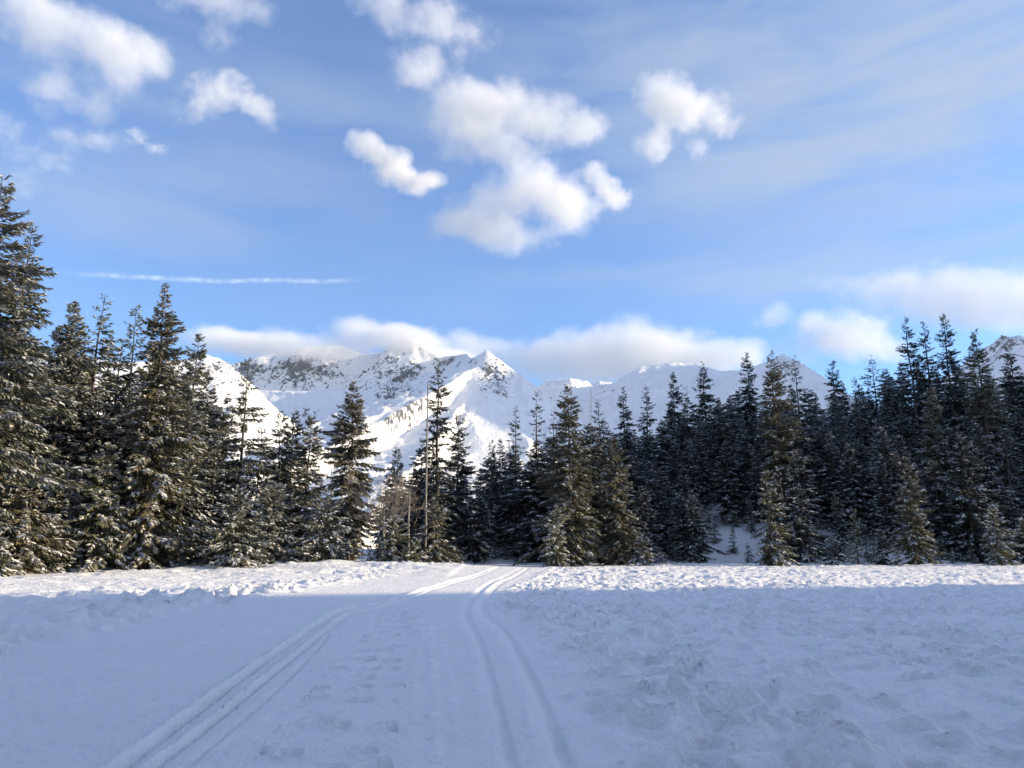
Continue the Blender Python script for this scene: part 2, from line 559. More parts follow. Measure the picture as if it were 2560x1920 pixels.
def detail_h(x, y, pressed=None, trod=None):
    r = np.hypot(x, y)
    near = 1 - sst(r, 90, 160)
    dl, sl = seg_dist(x, y, EDGE_L)
    dr, sr = seg_dist(x, y, EDGE_R)
    wob = 0.35 * fbm_np(x / 1.4, y / 1.4, 3)
    right = sst(dr * sr + wob, -0.15, 0.9)
    left = sst(-dl * sl + wob, -0.2, 1.2)
    groom = np.clip(1 - right - left, 0, 1)
    # trodden, crusted snow on the right
    patch = sst(fbm_np(x / 3.1 + 5, y / 4.0, 3), -0.22, 0.16)
    patch_far = patch * (1 - 0.55 * sst(r, 16, 34))
    edge_r = np.exp(-np.clip(dr * sr - 0.4, 0, None) / 6.0)
    tramp = right * (0.52 + 0.40 * np.clip(patch_far * (0.35 + edge_r), 0, 1))
    lump = fbm_np(x / 0.50, y / 0.42, 3, 0.34)
    lump2 = ridged(x / 1.1 + 3, y / 0.85, 3)
    h = tramp * (0.24 * lump + 0.12 * fbm_np(x / 1.5, y / 1.2, 2))
    h += tramp * 0.20 * pits(x, y, 0.42, 0.10, 0.16, 0.62, 1, 1.25, 0.5)
    h += tramp * 0.05 * pits(x, y, 0.35, 0.08, 0.13, 0.4, 2)
    h += right * 0.05 * (1 - sst(dr * sr, 0, 1.2))
    if trod is not None:
        trod += np.clip(tramp * 1.2 + left * 0.55, 0, 1)
    # left: broken edge of the trail and wind-packed field
    el = np.exp(-np.abs(-dl * sl - 1.8) / 2.6) + 0.28
    tl = left * np.clip(el * (0.35 + 0.65 * sst(fbm_np(x / 2.5, y / 2.5, 2), -0.15, 0.2)), 0, 1)
    h += tl * (0.19 * lump + 0.06 * lump2 + 0.22 * pits(x, y, 0.75, 0.17, 0.28, 0.55, 3, 1.2, -0.6))
    mid = sst(r, 11, 18) * (1 - sst(r, 30, 45))
    h += mid * (tl * 2.8 + tramp * 0.8) * (0.30 * fbm_np(x / 1.1 + 2, y / 0.9, 3, 0.5) + 0.20 * pits(x, y, 1.15, 0.25, 0.42, 0.6, 9, 1.1, 0.3))
    # drifts and hollows further out
    far = sst(r, 18, 34) * (1 - groom)
    h += far * (0.26 * fbm_np(x / 4.2, y / 2.6, 3, 0.45) + 0.20 * pits(x, y, 3.0, 0.45, 0.85, 0.55, 4, 0.8, 0.2) + 0.06 * pits(x, y, 1.1, 0.18, 0.3, 0.25, 6))
    # groomed lane: combed, lightly pocked, a little lower
    h -= groom * 0.045
    h += groom * (0.012 * fbm_np(x / 0.14, y / 0.16, 3) + 0.022 * fbm_np(x / 0.9, y / 2.6, 3) + 0.026 * pits(x, y, 0.28, 0.05, 0.09, 0.28, 5))
    # boot prints down the lane
    FP = spline([onground(*p) for p in [(800, 1905), (850, 1800), (890, 1720), (935, 1650), (975, 1590), (1000, 1545), (1008, 1520)]], 6)
    fd, fs = seg_dist(x, y, FP)
    strip = (fd < 0.55)
    h += groom * strip * 0.11 * pits(x, y, 0.52, 0.085, 0.13, 0.8, 8, 1.2, 0.2)
    # ski tracks: pressed grooves with a thrown-up, polished lip
    wd = 1 + 1.8 * sst(r, 9, 45)
    for pts, w, dep, lip in ((LEFT_A, .040, .10, .105), (LEFT_B, .034, .09, .08), (LEFT_C, .026, .04, .014), (RIGHT_A, .05, .04, .018), (RIGHT_B, .055, .045, .026)):
        d, s = seg_dist(x, y, pts)
        d = d + 0.022 * fbm_np(x / 0.45, y / 0.45, 3)
        w_ = w * wd
        cut = 0.75 + 0.6 * fbm_np(x / 1.1 + 9, y / 1.1, 2)
        if trod is not None:
            trod *= 1 - 0.8 * np.exp(-(d / 0.15) ** 2)
        h += cut * (-dep * np.exp(-((d - w_ * 2.1) / (w_ * 1.1)) ** 6) * (s > 0) + lip * np.clip(1.15 - d / (w_ * 1.1), 0, 1))
        if pressed is not None:
            pressed += np.clip(lip / 0.05, 0, 1) * (0.95 + 0.8 * fbm_np(x / 0.8, y / 0.8 + 4, 3)) * np.exp(-(d / (w_ * 1.6)) ** 4)
    # long scrapes left by skate skis
    for q, (a, b) in enumerate([((120, 1760), (520, 1600)), ((560, 1860), (760, 1740)), ((900, 1640), (1000, 1530)), ((860, 1720), (960, 1600)), ((1130, 1880), (1090, 1560)), ((1060, 1900), (1060, 1540)), ((620, 1580), (900, 1500)), ((40, 1700), (420, 1580))]):
        d, s = seg_dist(x, y, [onground(*a), onground(*b)])
        h += groom * (-0.006 * np.exp(-(d / 0.06) ** 2) + 0.006 * np.exp(-((d - .12) / .05) ** 2))
        if pressed is not None:
            pressed += 0.35 * groom * np.exp(-((d - .1) / .06) ** 2) * sst(fbm_np(x / .6, y / .6, 2), -.1, .3)
    return h * near


def ground_h(x, y):
    return base_h(x, y)


def build_ground():
    fine = np.radians(np.linspace(-37, 37, 560))
    coarse = np.radians(np.concatenate([np.linspace(37, 100, 130), np.linspace(100, 323, 60)[1:]]))[1:-1]
    ang = np.concatenate([fine, coarse])
    rad = np.concatenate([np.geomspace(0.6, 3.9, 12)[:-1], np.geomspace(3.9, 94, 500), np.geomspace(94, 420, 70)[1:], np.geomspace(420, 7300, 36)[1:]])
    A, Rr = np.meshgrid(ang, rad)
    x, y = (np.sin(A) * Rr).ravel(), (np.cos(A) * Rr).ravel()
    z = base_h(x, y)
    m = np.hypot(x, y) < 170
    pr = np.zeros_like(x)
    prm = np.zeros(int(m.sum()))
    trm = np.zeros(int(m.sum()))
    z[m] += detail_h(x[m], y[m], prm, trm)
    tr_ = np.zeros_like(x)
    tr_[m] = trm
    pr[m] = np.clip(prm, 0, 1)
    na, nr = len(ang), len(rad)
    i = np.arange(nr - 1)[:, None] * na
    j = np.arange(na)[None, :]
    j2 = (j + 1) % na
    q = np.stack([i + j, i + j2, i + na + j2, i + na + j], -1).reshape(-1, 4)[:, ::-1]
    v = np.stack([x, y, z], -1)
    v = np.vstack([v, [[0, 0, -0.03]]])
    tri = np.array([[a, (a + 1) % na, len(v) - 1, len(v) - 1] for a in range(na)])
    me = mesh_np('ground', v, q, M_SNOW, True)
    # close the disc under the viewer
    import bmesh
    bm = bmesh.new()
    bm.from_mesh(me)
    bm.verts.ensure_lookup_table()
    c = bm.verts[len(v) - 1]
    for a in range(na):
        f = bm.faces.new((bm.verts[(a + 1) % na], bm.verts[a], c))
        f.smooth = True
    bm.to_mesh(me)
    bm.free()
    a = me.attributes.new('pressed', 'FLOAT', 'POINT')
    a.data.foreach_set('value', np.append(pr, 0).astype(np.float32))
    a = me.attributes.new('trodden', 'FLOAT', 'POINT')
    a.data.foreach_set('value', np.append(tr_, 0).astype(np.float32))
    o = link('snow_ground', me)
    o['kind'] = 'structure'
    return o


build_ground()

# ------------------------------------------------------------------ mountains
def ridge3(pts, slope, wig=0.0):
    P = [at(px, py, Y) for px, py, Y in pts]
    return np.array(P), slope


RIDGES = [
    # sunlit shoulder at the left
    ridge3([(-300, 860, 3300), (140, 890, 3350), (300, 905, 3400), (430, 902, 3500), (515, 886, 3600), (560, 903, 3620), (600, 938, 3600), (640, 990, 3550), (665, 1060, 3480), (685, 1150, 3400)], 0.95),
    # range half hidden in cloud
    ridge3([(480, 930, 5800), (600, 905, 6000), (690, 880, 6100), (760, 868, 6100), (840, 862, 6100), (900, 885, 6000), (955, 880, 5900), (1000, 850, 5850), (1030, 842, 5850), (1060, 862, 5800), (1100, 893, 5700), (1130, 888, 5400), (1165, 884, 5100), (1190, 900, 4800)], 1.15),
    # bench below it
    ridge3([(640, 975, 5100), (760, 978, 5050), (880, 972, 5050), (980, 955, 5050), (1080, 930, 5000)], 1.1),
    # pointed peak with its right ridge
    ridge3([(1150, 914, 4750), (1180, 906, 4670), (1200, 892, 4630), (1216, 873, 4600), (1233, 890, 4570), (1256, 908, 4550), (1300, 934, 4500), (1350, 975, 4450), (1400, 1020, 4350), (1470, 1075, 4150), (1560, 1150, 3900)], (1.2, 1.0)),
    # spur from the peak towards the viewer, its long left flank in shade
    ridge3([(1216, 874, 4600), (1196, 915, 4500), (1180, 985, 4330), (1130, 1012, 4200), (1075, 1045, 4050), (1040, 1110, 3850), (1010, 1190, 3600)], (0.52, 0.9)),
    ridge3([(1240, 905, 4530), (1262, 1000, 4250), (1250, 1080, 4000), (1230, 1160, 3750)], (1.0, 0.85)),
    # rib between bench and peak
    ridge3([(1150, 915, 4750), (1060, 965, 4600), (1000, 1010, 4450), (940, 1080, 4200)], (0.55, 0.9)),
    # hazy range to the right of the peak
    ridge3([(1330, 975, 6300), (1370, 950, 6300), (1420, 946, 6200), (1465, 952, 6200), (1480, 960, 6200), (1500, 952, 6200), (1535, 958, 6200), (1560, 940, 6100), (1600, 916, 6000), (1680, 905, 6000), (1740, 908, 6000), (1800, 928, 6000), (1880, 925, 6000)], 0.8),
    # small peak over the hillside forest
    ridge3([(1780, 975, 5400), (1860, 925, 5400), (1920, 905, 5400), (1955, 886, 5400), (1990, 900, 5350), (2030, 925, 5300), (2070, 960, 5250), (2150, 1010, 5200)], 0.95),
    # massif added out of view to the right, its height set to shade the basin
    (np.array([(5400, 4250, 900), (5350, 4500, 2300), (5300, 5000, 2600), (5350, 5600, 2640), (5400, 6200, 2560), (5500, 6700, 2200)], float), 1.6),
    # blue mountain at the right edge
    ridge3([(2380, 930, 4300), (2450, 880, 4200), (2480, 850, 4150), (2515, 832, 4100), (2570, 838, 4050), (2660, 860, 4000), (2900, 820, 3900)], 1.1),
]


def build_mountains():
    xs = np.concatenate([np.linspace(-4200, -2250, 40)[:-1], np.linspace(-2250, 2650, 470), np.linspace(2650, 6700, 60)[1:]])
    ys = np.concatenate([np.linspace(1900, 2900, 36)[:-1], np.linspace(2900, 6900, 265)])
    X, Y = np.meshgrid(xs, ys)
    wx = X + 60 * fbm_np(X / 420, Y / 420, 4)
    wy = Y + 60 * fbm_np(X / 420 + 40, Y / 420 - 7, 4)
    H = np.full(X.shape, -60.0)
    RD = np.full(X.shape, 1e9)
    for P, sl in RIDGES:
        for a, b in zip(P[:-1], P[1:]):
            dx, dy = b[0] - a[0], b[1] - a[1]
            L2 = dx * dx + dy * dy
            t0 = ((X - a[0]) * dx + (Y - a[1]) * dy) / L2
            t = np.clip(((wx - a[0]) * dx + (wy - a[1]) * dy) / L2, 0, 1)
            d = np.hypot(wx - a[0] - t * dx, wy - a[1] - t * dy)
            dt = np.hypot(X - a[0] - np.clip(t0, 0, 1) * dx, Y - a[1] - np.clip(t0, 0, 1) * dy)
            d = np.minimum(d, dt * 1.6)
            z = a[2] + t * (b[2] - a[2])
            if isinstance(sl, tuple):                       # left and right flank differ
                sg = np.sign(dy * (wx - a[0]) - dx * (wy - a[1])) * (1 if dy > 0 else -1)
                sl_ = np.where(sg < 0, sl[0], sl[1])
            else:
                sl_ = sl
            h = z - sl_ * d * (1 - 0.00006 * np.minimum(d, 4000))
            H = np.maximum(H, h)
            RD = np.minimum(RD, dt)
    k = sst(RD, 0, 260)
    rg = ridged(X / 330, Y / 330, 5, 0.52)
    H = H + k * 85 * (rg - 0.35) + (0.15 + 0.85 * k) * 26 * ridged(X / 95, Y / 130, 3)
    H = H + 7 * fbm_np(X / 45, Y / 45, 3)
    gy, gx = np.gradient(H)
    slope = np.hypot(gx / np.gradient(X, axis=1), gy / np.gradient(Y, axis=0))
    rock = 0.36 * sst(slope, 0.8, 1.6) + 0.55 * fbm_np(X / 260, Y / 260, 3)
    # places where the photograph shows bare crags
    P_px, P_py = to_pix(X, Y, H)
    for px, py, hw, hh, wt in [(690, 915, 90, 40, .5), (800, 930, 90, 40, .5), (1000, 915, 70, 40, .5), (1000, 990, 80, 55, .55), (1225, 960, 55, 40, .5), (1130, 905, 60, 20, .4),
                               (740, 1030, 60, 40, .25), (1390, 955, 50, 20, .35), (1500, 965, 60, 15, .35), (1960, 920, 70, 30, .5), (2520, 870, 90, 70, .45), (560, 940, 80, 60, .32), (480, 930, 80, 50, .3), (330, 890, 90, 50, .3), (1350, 1000, 70, 40, .2)]:
        rock += wt * np.exp(-((P_px - px) / hw) ** 2 - ((P_py - py) / hh) ** 2)
    ny, nx = X.shape
    v = np.stack([X.ravel(), Y.ravel(), H.ravel()], -1)
    i = np.arange(ny - 1)[:, None] * nx
    j = np.arange(nx - 1)[None, :]
    q = np.stack([i + j, i + j + 1, i + nx + j + 1, i + nx + j], -1).reshape(-1, 4)
    me = mesh_np('mountains', v, q, M_MOUNT, True)
    a = me.attributes.new('rock', 'FLOAT', 'POINT')
    a.data.foreach_set('value', rock.ravel().astype(np.float32))
    o = link('mountains', me)
    o['kind'] = 'structure'
    o['label'] = 'snow covered mountain range with a pointed peak'
    return o


build_mountains()

# ------------------------------------------------------------------ trees
def tube(pts, rads, sides):
    """pts (n,3) -> verts, quads of a closed-off tapered tube"""
    pts, n = np.asarray(pts, float), len(pts)
    t = np.gradient(pts, axis=0)
    t /= np.linalg.norm(t, axis=1)[:, None] + 1e-9
    ref = np.where(np.abs(t[:, 2:3]) > 0.9, np.array([[1., 0, 0]]), np.array([[0, 0, 1.]]))
    u = np.cross(t, ref)
    u /= np.linalg.norm(u, axis=1)[:, None] + 1e-9
    w = np.cross(t, u)
    a = np.arange(sides) / sides * 2 * np.pi
    v = pts[:, None] + (np.cos(a)[None, :, None] * u[:, None] + np.sin(a)[None, :, None] * w[:, None]) * np.asarray(rads)[:, None, None]
    i = np.arange(n - 1)[:, None] * sides
    j = np.arange(sides)[None]
    j2 = (j + 1) % sides
    q = np.stack([i + j, i + j2, i + sides + j2, i + sides + j], -1).reshape(-1, 4)
    return v.reshape(-1, 3), q


class Bag:
    def __init__(self):
        self.v, self.f, self.n = [], [], 0

    def add(self, v, f):
        self.v.append(v)
        self.f.append(f + self.n)
        self.n += len(v)

    def mesh(self, name, mat, sm=False):
        return mesh_np(name, np.vstack(self.v), np.vstack(self.f), mat, sm)


def spruce_meshes(seed, H, Rad, style='full', snow=0.5, dens=1.0, lean=0.0, olive=0, bare=0.04):
    """returns meshes (trunk, branches, crown, snow) of one conifer standing at the origin"""
    g = np.random.RandomState(seed)
    # trunk
    nz = 12
    zt = np.linspace(-0.5, H, nz)
    wob = 0.010 * H
    bx, by = np.cumsum(g.randn(nz)) * wob * 0.22, np.cumsum(g.randn(nz)) * wob * 0.22
    bx, by = bx - bx[0], by - by[0]
    cx = lambda z: np.interp(z, zt, bx) + lean * np.clip(z, 0, None)
    cy = lambda z: np.interp(z, zt, by)
    Rad = Rad * 1.22
    r0 = 0.011 * H + 0.03
    tb = Bag()
    v, q = tube(np.stack([cx(zt), cy(zt), zt], -1), np.maximum(r0 * (1 - np.clip(zt / H, 0, 1)) ** 0.85, 0.012) * (1 + 0.5 * np.exp(-np.clip(zt, 0, None) / 0.4)), 8)
    tb.add(v, q)
    trunk = tb.mesh('trunk', M_BARK, True)
    # branches
    gap = {'full': 0.40, 'sparse': 0.52, 'young': 0.22, 'shaggy': 0.36, 'column': 0.34}[style] * (0.65 + 0.35 * H / 18) / dens ** 0.5
    zs = np.arange(bare * H, H * 0.985, gap)
    zs = zs + g.uniform(-.35, .35, len(zs)) * gap
    t = 1 - zs / H                                            # 0 top, 1 base
    if style == 'column':
        prof = np.minimum(1, 0.06 + 2.2 * t) ** 0.8 * (1 - 0.35 * sst(t, 0.75, 1))
    elif style == 'sparse':
        prof = 0.10 + 1.0 * t ** 0.75
    elif style == 'shaggy':
        prof = 0.05 + np.minimum(1, 1.5 * t) ** 0.75 * 0.95
    else:
        prof = 0.05 + 1.08 * t ** 0.68
    # uneven outline: gaps and bulges up the stem
    ph = g.uniform(0, 9)
    prof = prof * (0.86 + 0.38 * fbm_np(zs / (H * 0.085) + ph, zs * 0 + seed * 3.7, 3))
    nb = {'full': 7, 'sparse': 5, 'young': 7, 'shaggy': 7, 'column': 7}[style]
    cnt = np.maximum(3, g.poisson(nb, len(zs)) - (t < 0.12) * 2)
    bz = np.repeat(zs, cnt) + g.uniform(-.5, .5, cnt.sum()) * gap
    bt = np.clip(1 - bz / H, 0, 1)
    bl = Rad * np.repeat(prof, cnt) * g.uniform(0.55, 1.12, len(bz)) * np.where(g.rand(len(bz)) < 0.07, 1.3, 1)
    bl = np.maximum(bl, 0.12)
    # lobes: some sides of a tree are fuller
    phi = g.uniform(0, 2 * np.pi, len(bz))
    lob = 1 + 0.22 * np.cos(phi - g.uniform(0, 6.28)) + 0.16 * np.cos(2 * phi + bz * 0.9 + g.uniform(0, 6))
    bl = bl * np.clip(lob, 0.6, 1.4)
    keep = g.rand(len(bz)) < (0.93 if style != 'sparse' else 0.80)
    bz, bt, bl, phi = bz[keep], bt[keep], bl[keep], phi[keep]
    n = len(bz)
    pitch = np.radians(np.interp(bt, [0, .08, .3, .65, 1], [58, 34, 8, -8, -20]) + g.uniform(-12, 12, n))
    sag = np.interp(bt, [0, .15, .5, 1], [0.0, .12, .34, .40]) * g.uniform(.6, 1.3, n)
    up = sag * g.uniform(.35, .8, n)

    def bpos(i, s):
        r = bl[i] * s * np.cos(pitch[i])
        z = bz[i] + bl[i] * (s * np.sin(pitch[i]) - sag[i] * s ** 2 + up[i] * s ** 3.2)
        return np.stack([cx(bz[i]) + np.cos(phi[i]) * r, cy(bz[i]) + np.sin(phi[i]) * r, z], -1)

    # wood of the branches: three-sided tapering sticks
    ii = np.arange(n)
    br = np.clip(0.012 * bl + 0.008, 0.01, 0.05)
    side = np.stack([-np.sin(phi), np.cos(phi), 0 * phi], -1)
    upv = np.array([[0, 0, 1.0]])
    ring = []
    for P, k in ((bpos(ii, np.zeros(n)), 1.0), (bpos(ii, np.full(n, .9)), .35)):
        for a in (0, 2.094, 4.189):
            ring.append(P + (side * math.cos(a) + upv * math.sin(a)) * (br * k)[:, None])
    bv = np.stack(ring, 1).reshape(-1, 3)
    fq = np.array([[0, 1, 4, 3], [1, 2, 5, 4], [2, 0, 3, 5]])
    bf = ((np.arange(n) * 6)[:, None, None] + fq[None]).reshape(-1, 4)
    branches = mesh_np('branches', bv, bf, M_BARK)
    # twigs
    per = np.maximum(7, (bl / (0.050 if style != 'young' else 0.042) * dens * (0.75 if style == 'sparse' else 1.0)).astype(int) + 3)
    if style == 'sparse':
        per = np.where(bt < 0.35, np.maximum(4, per * 0.7).astype(int), per)
    ti = np.repeat(np.arange(n), per)
    m = len(ti)
    s = g.beta(1.35, 0.95, m) * 0.97 + 0.03
    P0 = bpos(ti, s)
    Pa = bpos(ti, np.clip(s + 0.05, 0, 1.05))
    fwd = Pa - P0
    fwd /= np.linalg.norm(fwd, axis=1)[:, None] + 1e-9
    sd = side[ti] * np.where(g.rand(m) < .5, -1, 1)[:, None]
    mixs = g.uniform(.25, 1.05, m) * (1 - 0.65 * s ** 3)
    dirv = fwd * (0.75 + 0 * s)[:, None] + sd * mixs[:, None] + np.stack([0 * s, 0 * s, g.uniform(-.75, .22, m)], -1)
    dirv /= np.linalg.norm(dirv, axis=1)[:, None]
    tl = (0.24 + 0.30 * bl[ti] * (1.05 - s)) * g.uniform(.65, 1.35, m)
    tl = np.clip(tl, 0.12, 0.75) * (0.62 + 0.38 * min(1, H / 14))
    tw = np.clip(tl * g.uniform(.10, .20, m), 0.022, 0.085)
    hx = np.cross(dirv, np.array([[0, 0, 1.0]]))
    hx /= np.linalg.norm(hx, axis=1)[:, None] + 1e-9
    roll = g.uniform(-.6, .6, m)
    vz = np.cross(hx, dirv)
    hx, vz = hx * np.cos(roll)[:, None] + vz * np.sin(roll)[:, None], vz * np.cos(roll)[:, None] - hx * np.sin(roll)[:, None]
    mid = P0 + dirv * (tl * 0.45)[:, None]
    tip = P0 + dirv * tl[:, None] + np.stack([0 * s, 0 * s, -0.10 * tl], -1)
    base = P0 - dirv * 0.03
    Lm, Rm = mid - hx * tw[:, None], mid + hx * tw[:, None]
    Dm = mid - vz * (tw * g.uniform(.7, 1.6, m))[:, None]
    V5 = np.stack([Lm, Rm, tip, base, Dm], 1)
    V5[:, 0:2] -= dirv[:, None] * (tl * 0.22)[:, None, None]
    V5 = V5.reshape(-1, 3)
    b5 = (np.arange(m) * 5)[:, None]
    tri = (b5[:, None] + np.array([[0, 1, 2], [3, 2, 4]])[None]).reshape(-1, 3)
    crown = mesh_np('crown', V5, tri, (M_NEEDLE_SHADED, M_NEEDLE_LIT_OLIVE, M_NEEDLE_LIT, M_NEEDLE_LIT_YOUNG)[olive])
    # snow lying on the outer twigs: a small roof along each twig
    load = np.clip(snow * (0.55 + 0.9 * sst(fbm_np(bz * .5 + seed, phi * 1.3, 2), -.25, .25)) * g.uniform(.4, 1.5, n), 0, 1.1)
    pk = (g.rand(m) < load[ti] * sst(s, 0.25, 0.75) * 0.75)
    lift = (0.025 + 0.035 * g.rand(m))[:, None]
    zup = np.array([[0, 0, 1.0]])
    k = pk
    wv = (tw * g.uniform(1.0, 1.8, m))[:, None]
    sb, st_ = P0 + dirv * (tl * .12)[:, None] + zup * lift * .6, P0 + dirv * (tl * .92)[:, None] + zup * lift * .5
    st_ = st_ + zup * lift * .6
    sl_, sr_ = mid - hx * wv + zup * lift * .2, mid + hx * wv + zup * lift * .2
    SV = np.stack([sb, sl_, st_, sr_], 1)[k].reshape(-1, 3)
    nk = int(k.sum())
    b4 = (np.arange(nk) * 4)[:, None]
    tri = (b4[:, None] + np.array([[0, 3, 2], [0, 2, 1]])[None]).reshape(-1, 3)
    sel = np.where((g.rand(n) < np.clip(load * 0.95, 0, .8)) & (bl > 0.35))[0]
    if len(sel):
        rows = []
        s0 = g.uniform(.5, .92, len(sel))
        ln = np.clip(g.uniform(.22, .55, len(sel)) / bl[sel], .06, .4)
        for sv_, wf in ((0, .3), (.35, 1.0), (.7, .9), (1.0, .2)):
            c_ = bpos(sel, np.minimum(s0 + ln * sv_, 1.04)) + side[sel] * (g.uniform(-.05, .05, len(sel)) * bl[sel])[:, None]
            hw_ = (g.uniform(.05, .12, len(sel)) * wf)[:, None]
            sd_ = side[sel] * hw_
            rows += [c_ - sd_ + upv * 0.015, c_ + upv * (0.05 + 0.35 * hw_), c_ + sd_ + upv * 0.015]
        PV = np.stack(rows, 1).reshape(-1, 3)
        pq = np.array([[r * 3 + c, r * 3 + c + 1, r * 3 + c + 4, r * 3 + c + 3] for r in range(3) for c in range(2)])
        pt_ = np.vstack([pq[:, [0, 1, 2]], pq[:, [0, 2, 3]]])
        ptri = ((np.arange(len(sel)) * 12)[:, None, None] + pt_[None]).reshape(-1, 3) + len(SV)
        SV, tri = np.vstack([SV, PV]), np.vstack([tri, ptri])
        nk = 1
    snow_m = mesh_np('snow', SV, tri, M_FROST) if nk else None
    return trunk, branches, crown, snow_m


TRIS = 0


def count(*ms):
    global TRIS
    for m in ms:
        if m:
            TRIS += sum(max(1, len(p.vertices) - 2) for p in m.polygons) if len(m.polygons) < 50 else len(m.polygons) * (2 if len(m.polygons[0].vertices) == 4 else 1)


def tree_object(name, meshes, loc, rz=0.0, sc=(1, 1, 1), label=None, group=None):
    e = link(name, None)
    e.location = loc
    e.rotation_euler = (0, 0, rz)
    e.scale = sc
    e['label'] = label
    e['category'] = 'tree'
    if group:
        e['group'] = group
    tr = link('trunk', meshes[0], e)
    link('branches', meshes[1], tr)['kind'] = 'stuff'
    cr = link('crown', meshes[2], e)
    cr['kind'] = 'stuff'
    if meshes[3]:
        link('snow', meshes[3], cr)['kind'] = 'stuff'
    return e


def tree_frame(px, Y, top_py, hw_px):
    """stand a tree at distance Y in the column px: its foot, height and radius"""
    x = (px - 1280) / 1920 * Y * CT
    top = at(px, top_py, Y)[2]
    x = (px - 1280) / 1920 * (Y * CT + (top - CAM_H) * ST)
    gz = float(base_h(x, Y))
    return np.array((x, Y, gz - 0.05)), max(top - gz, 0.6), hw_px / 1920 * Y * CT * (1.12 if px < 1000 else 1.0)


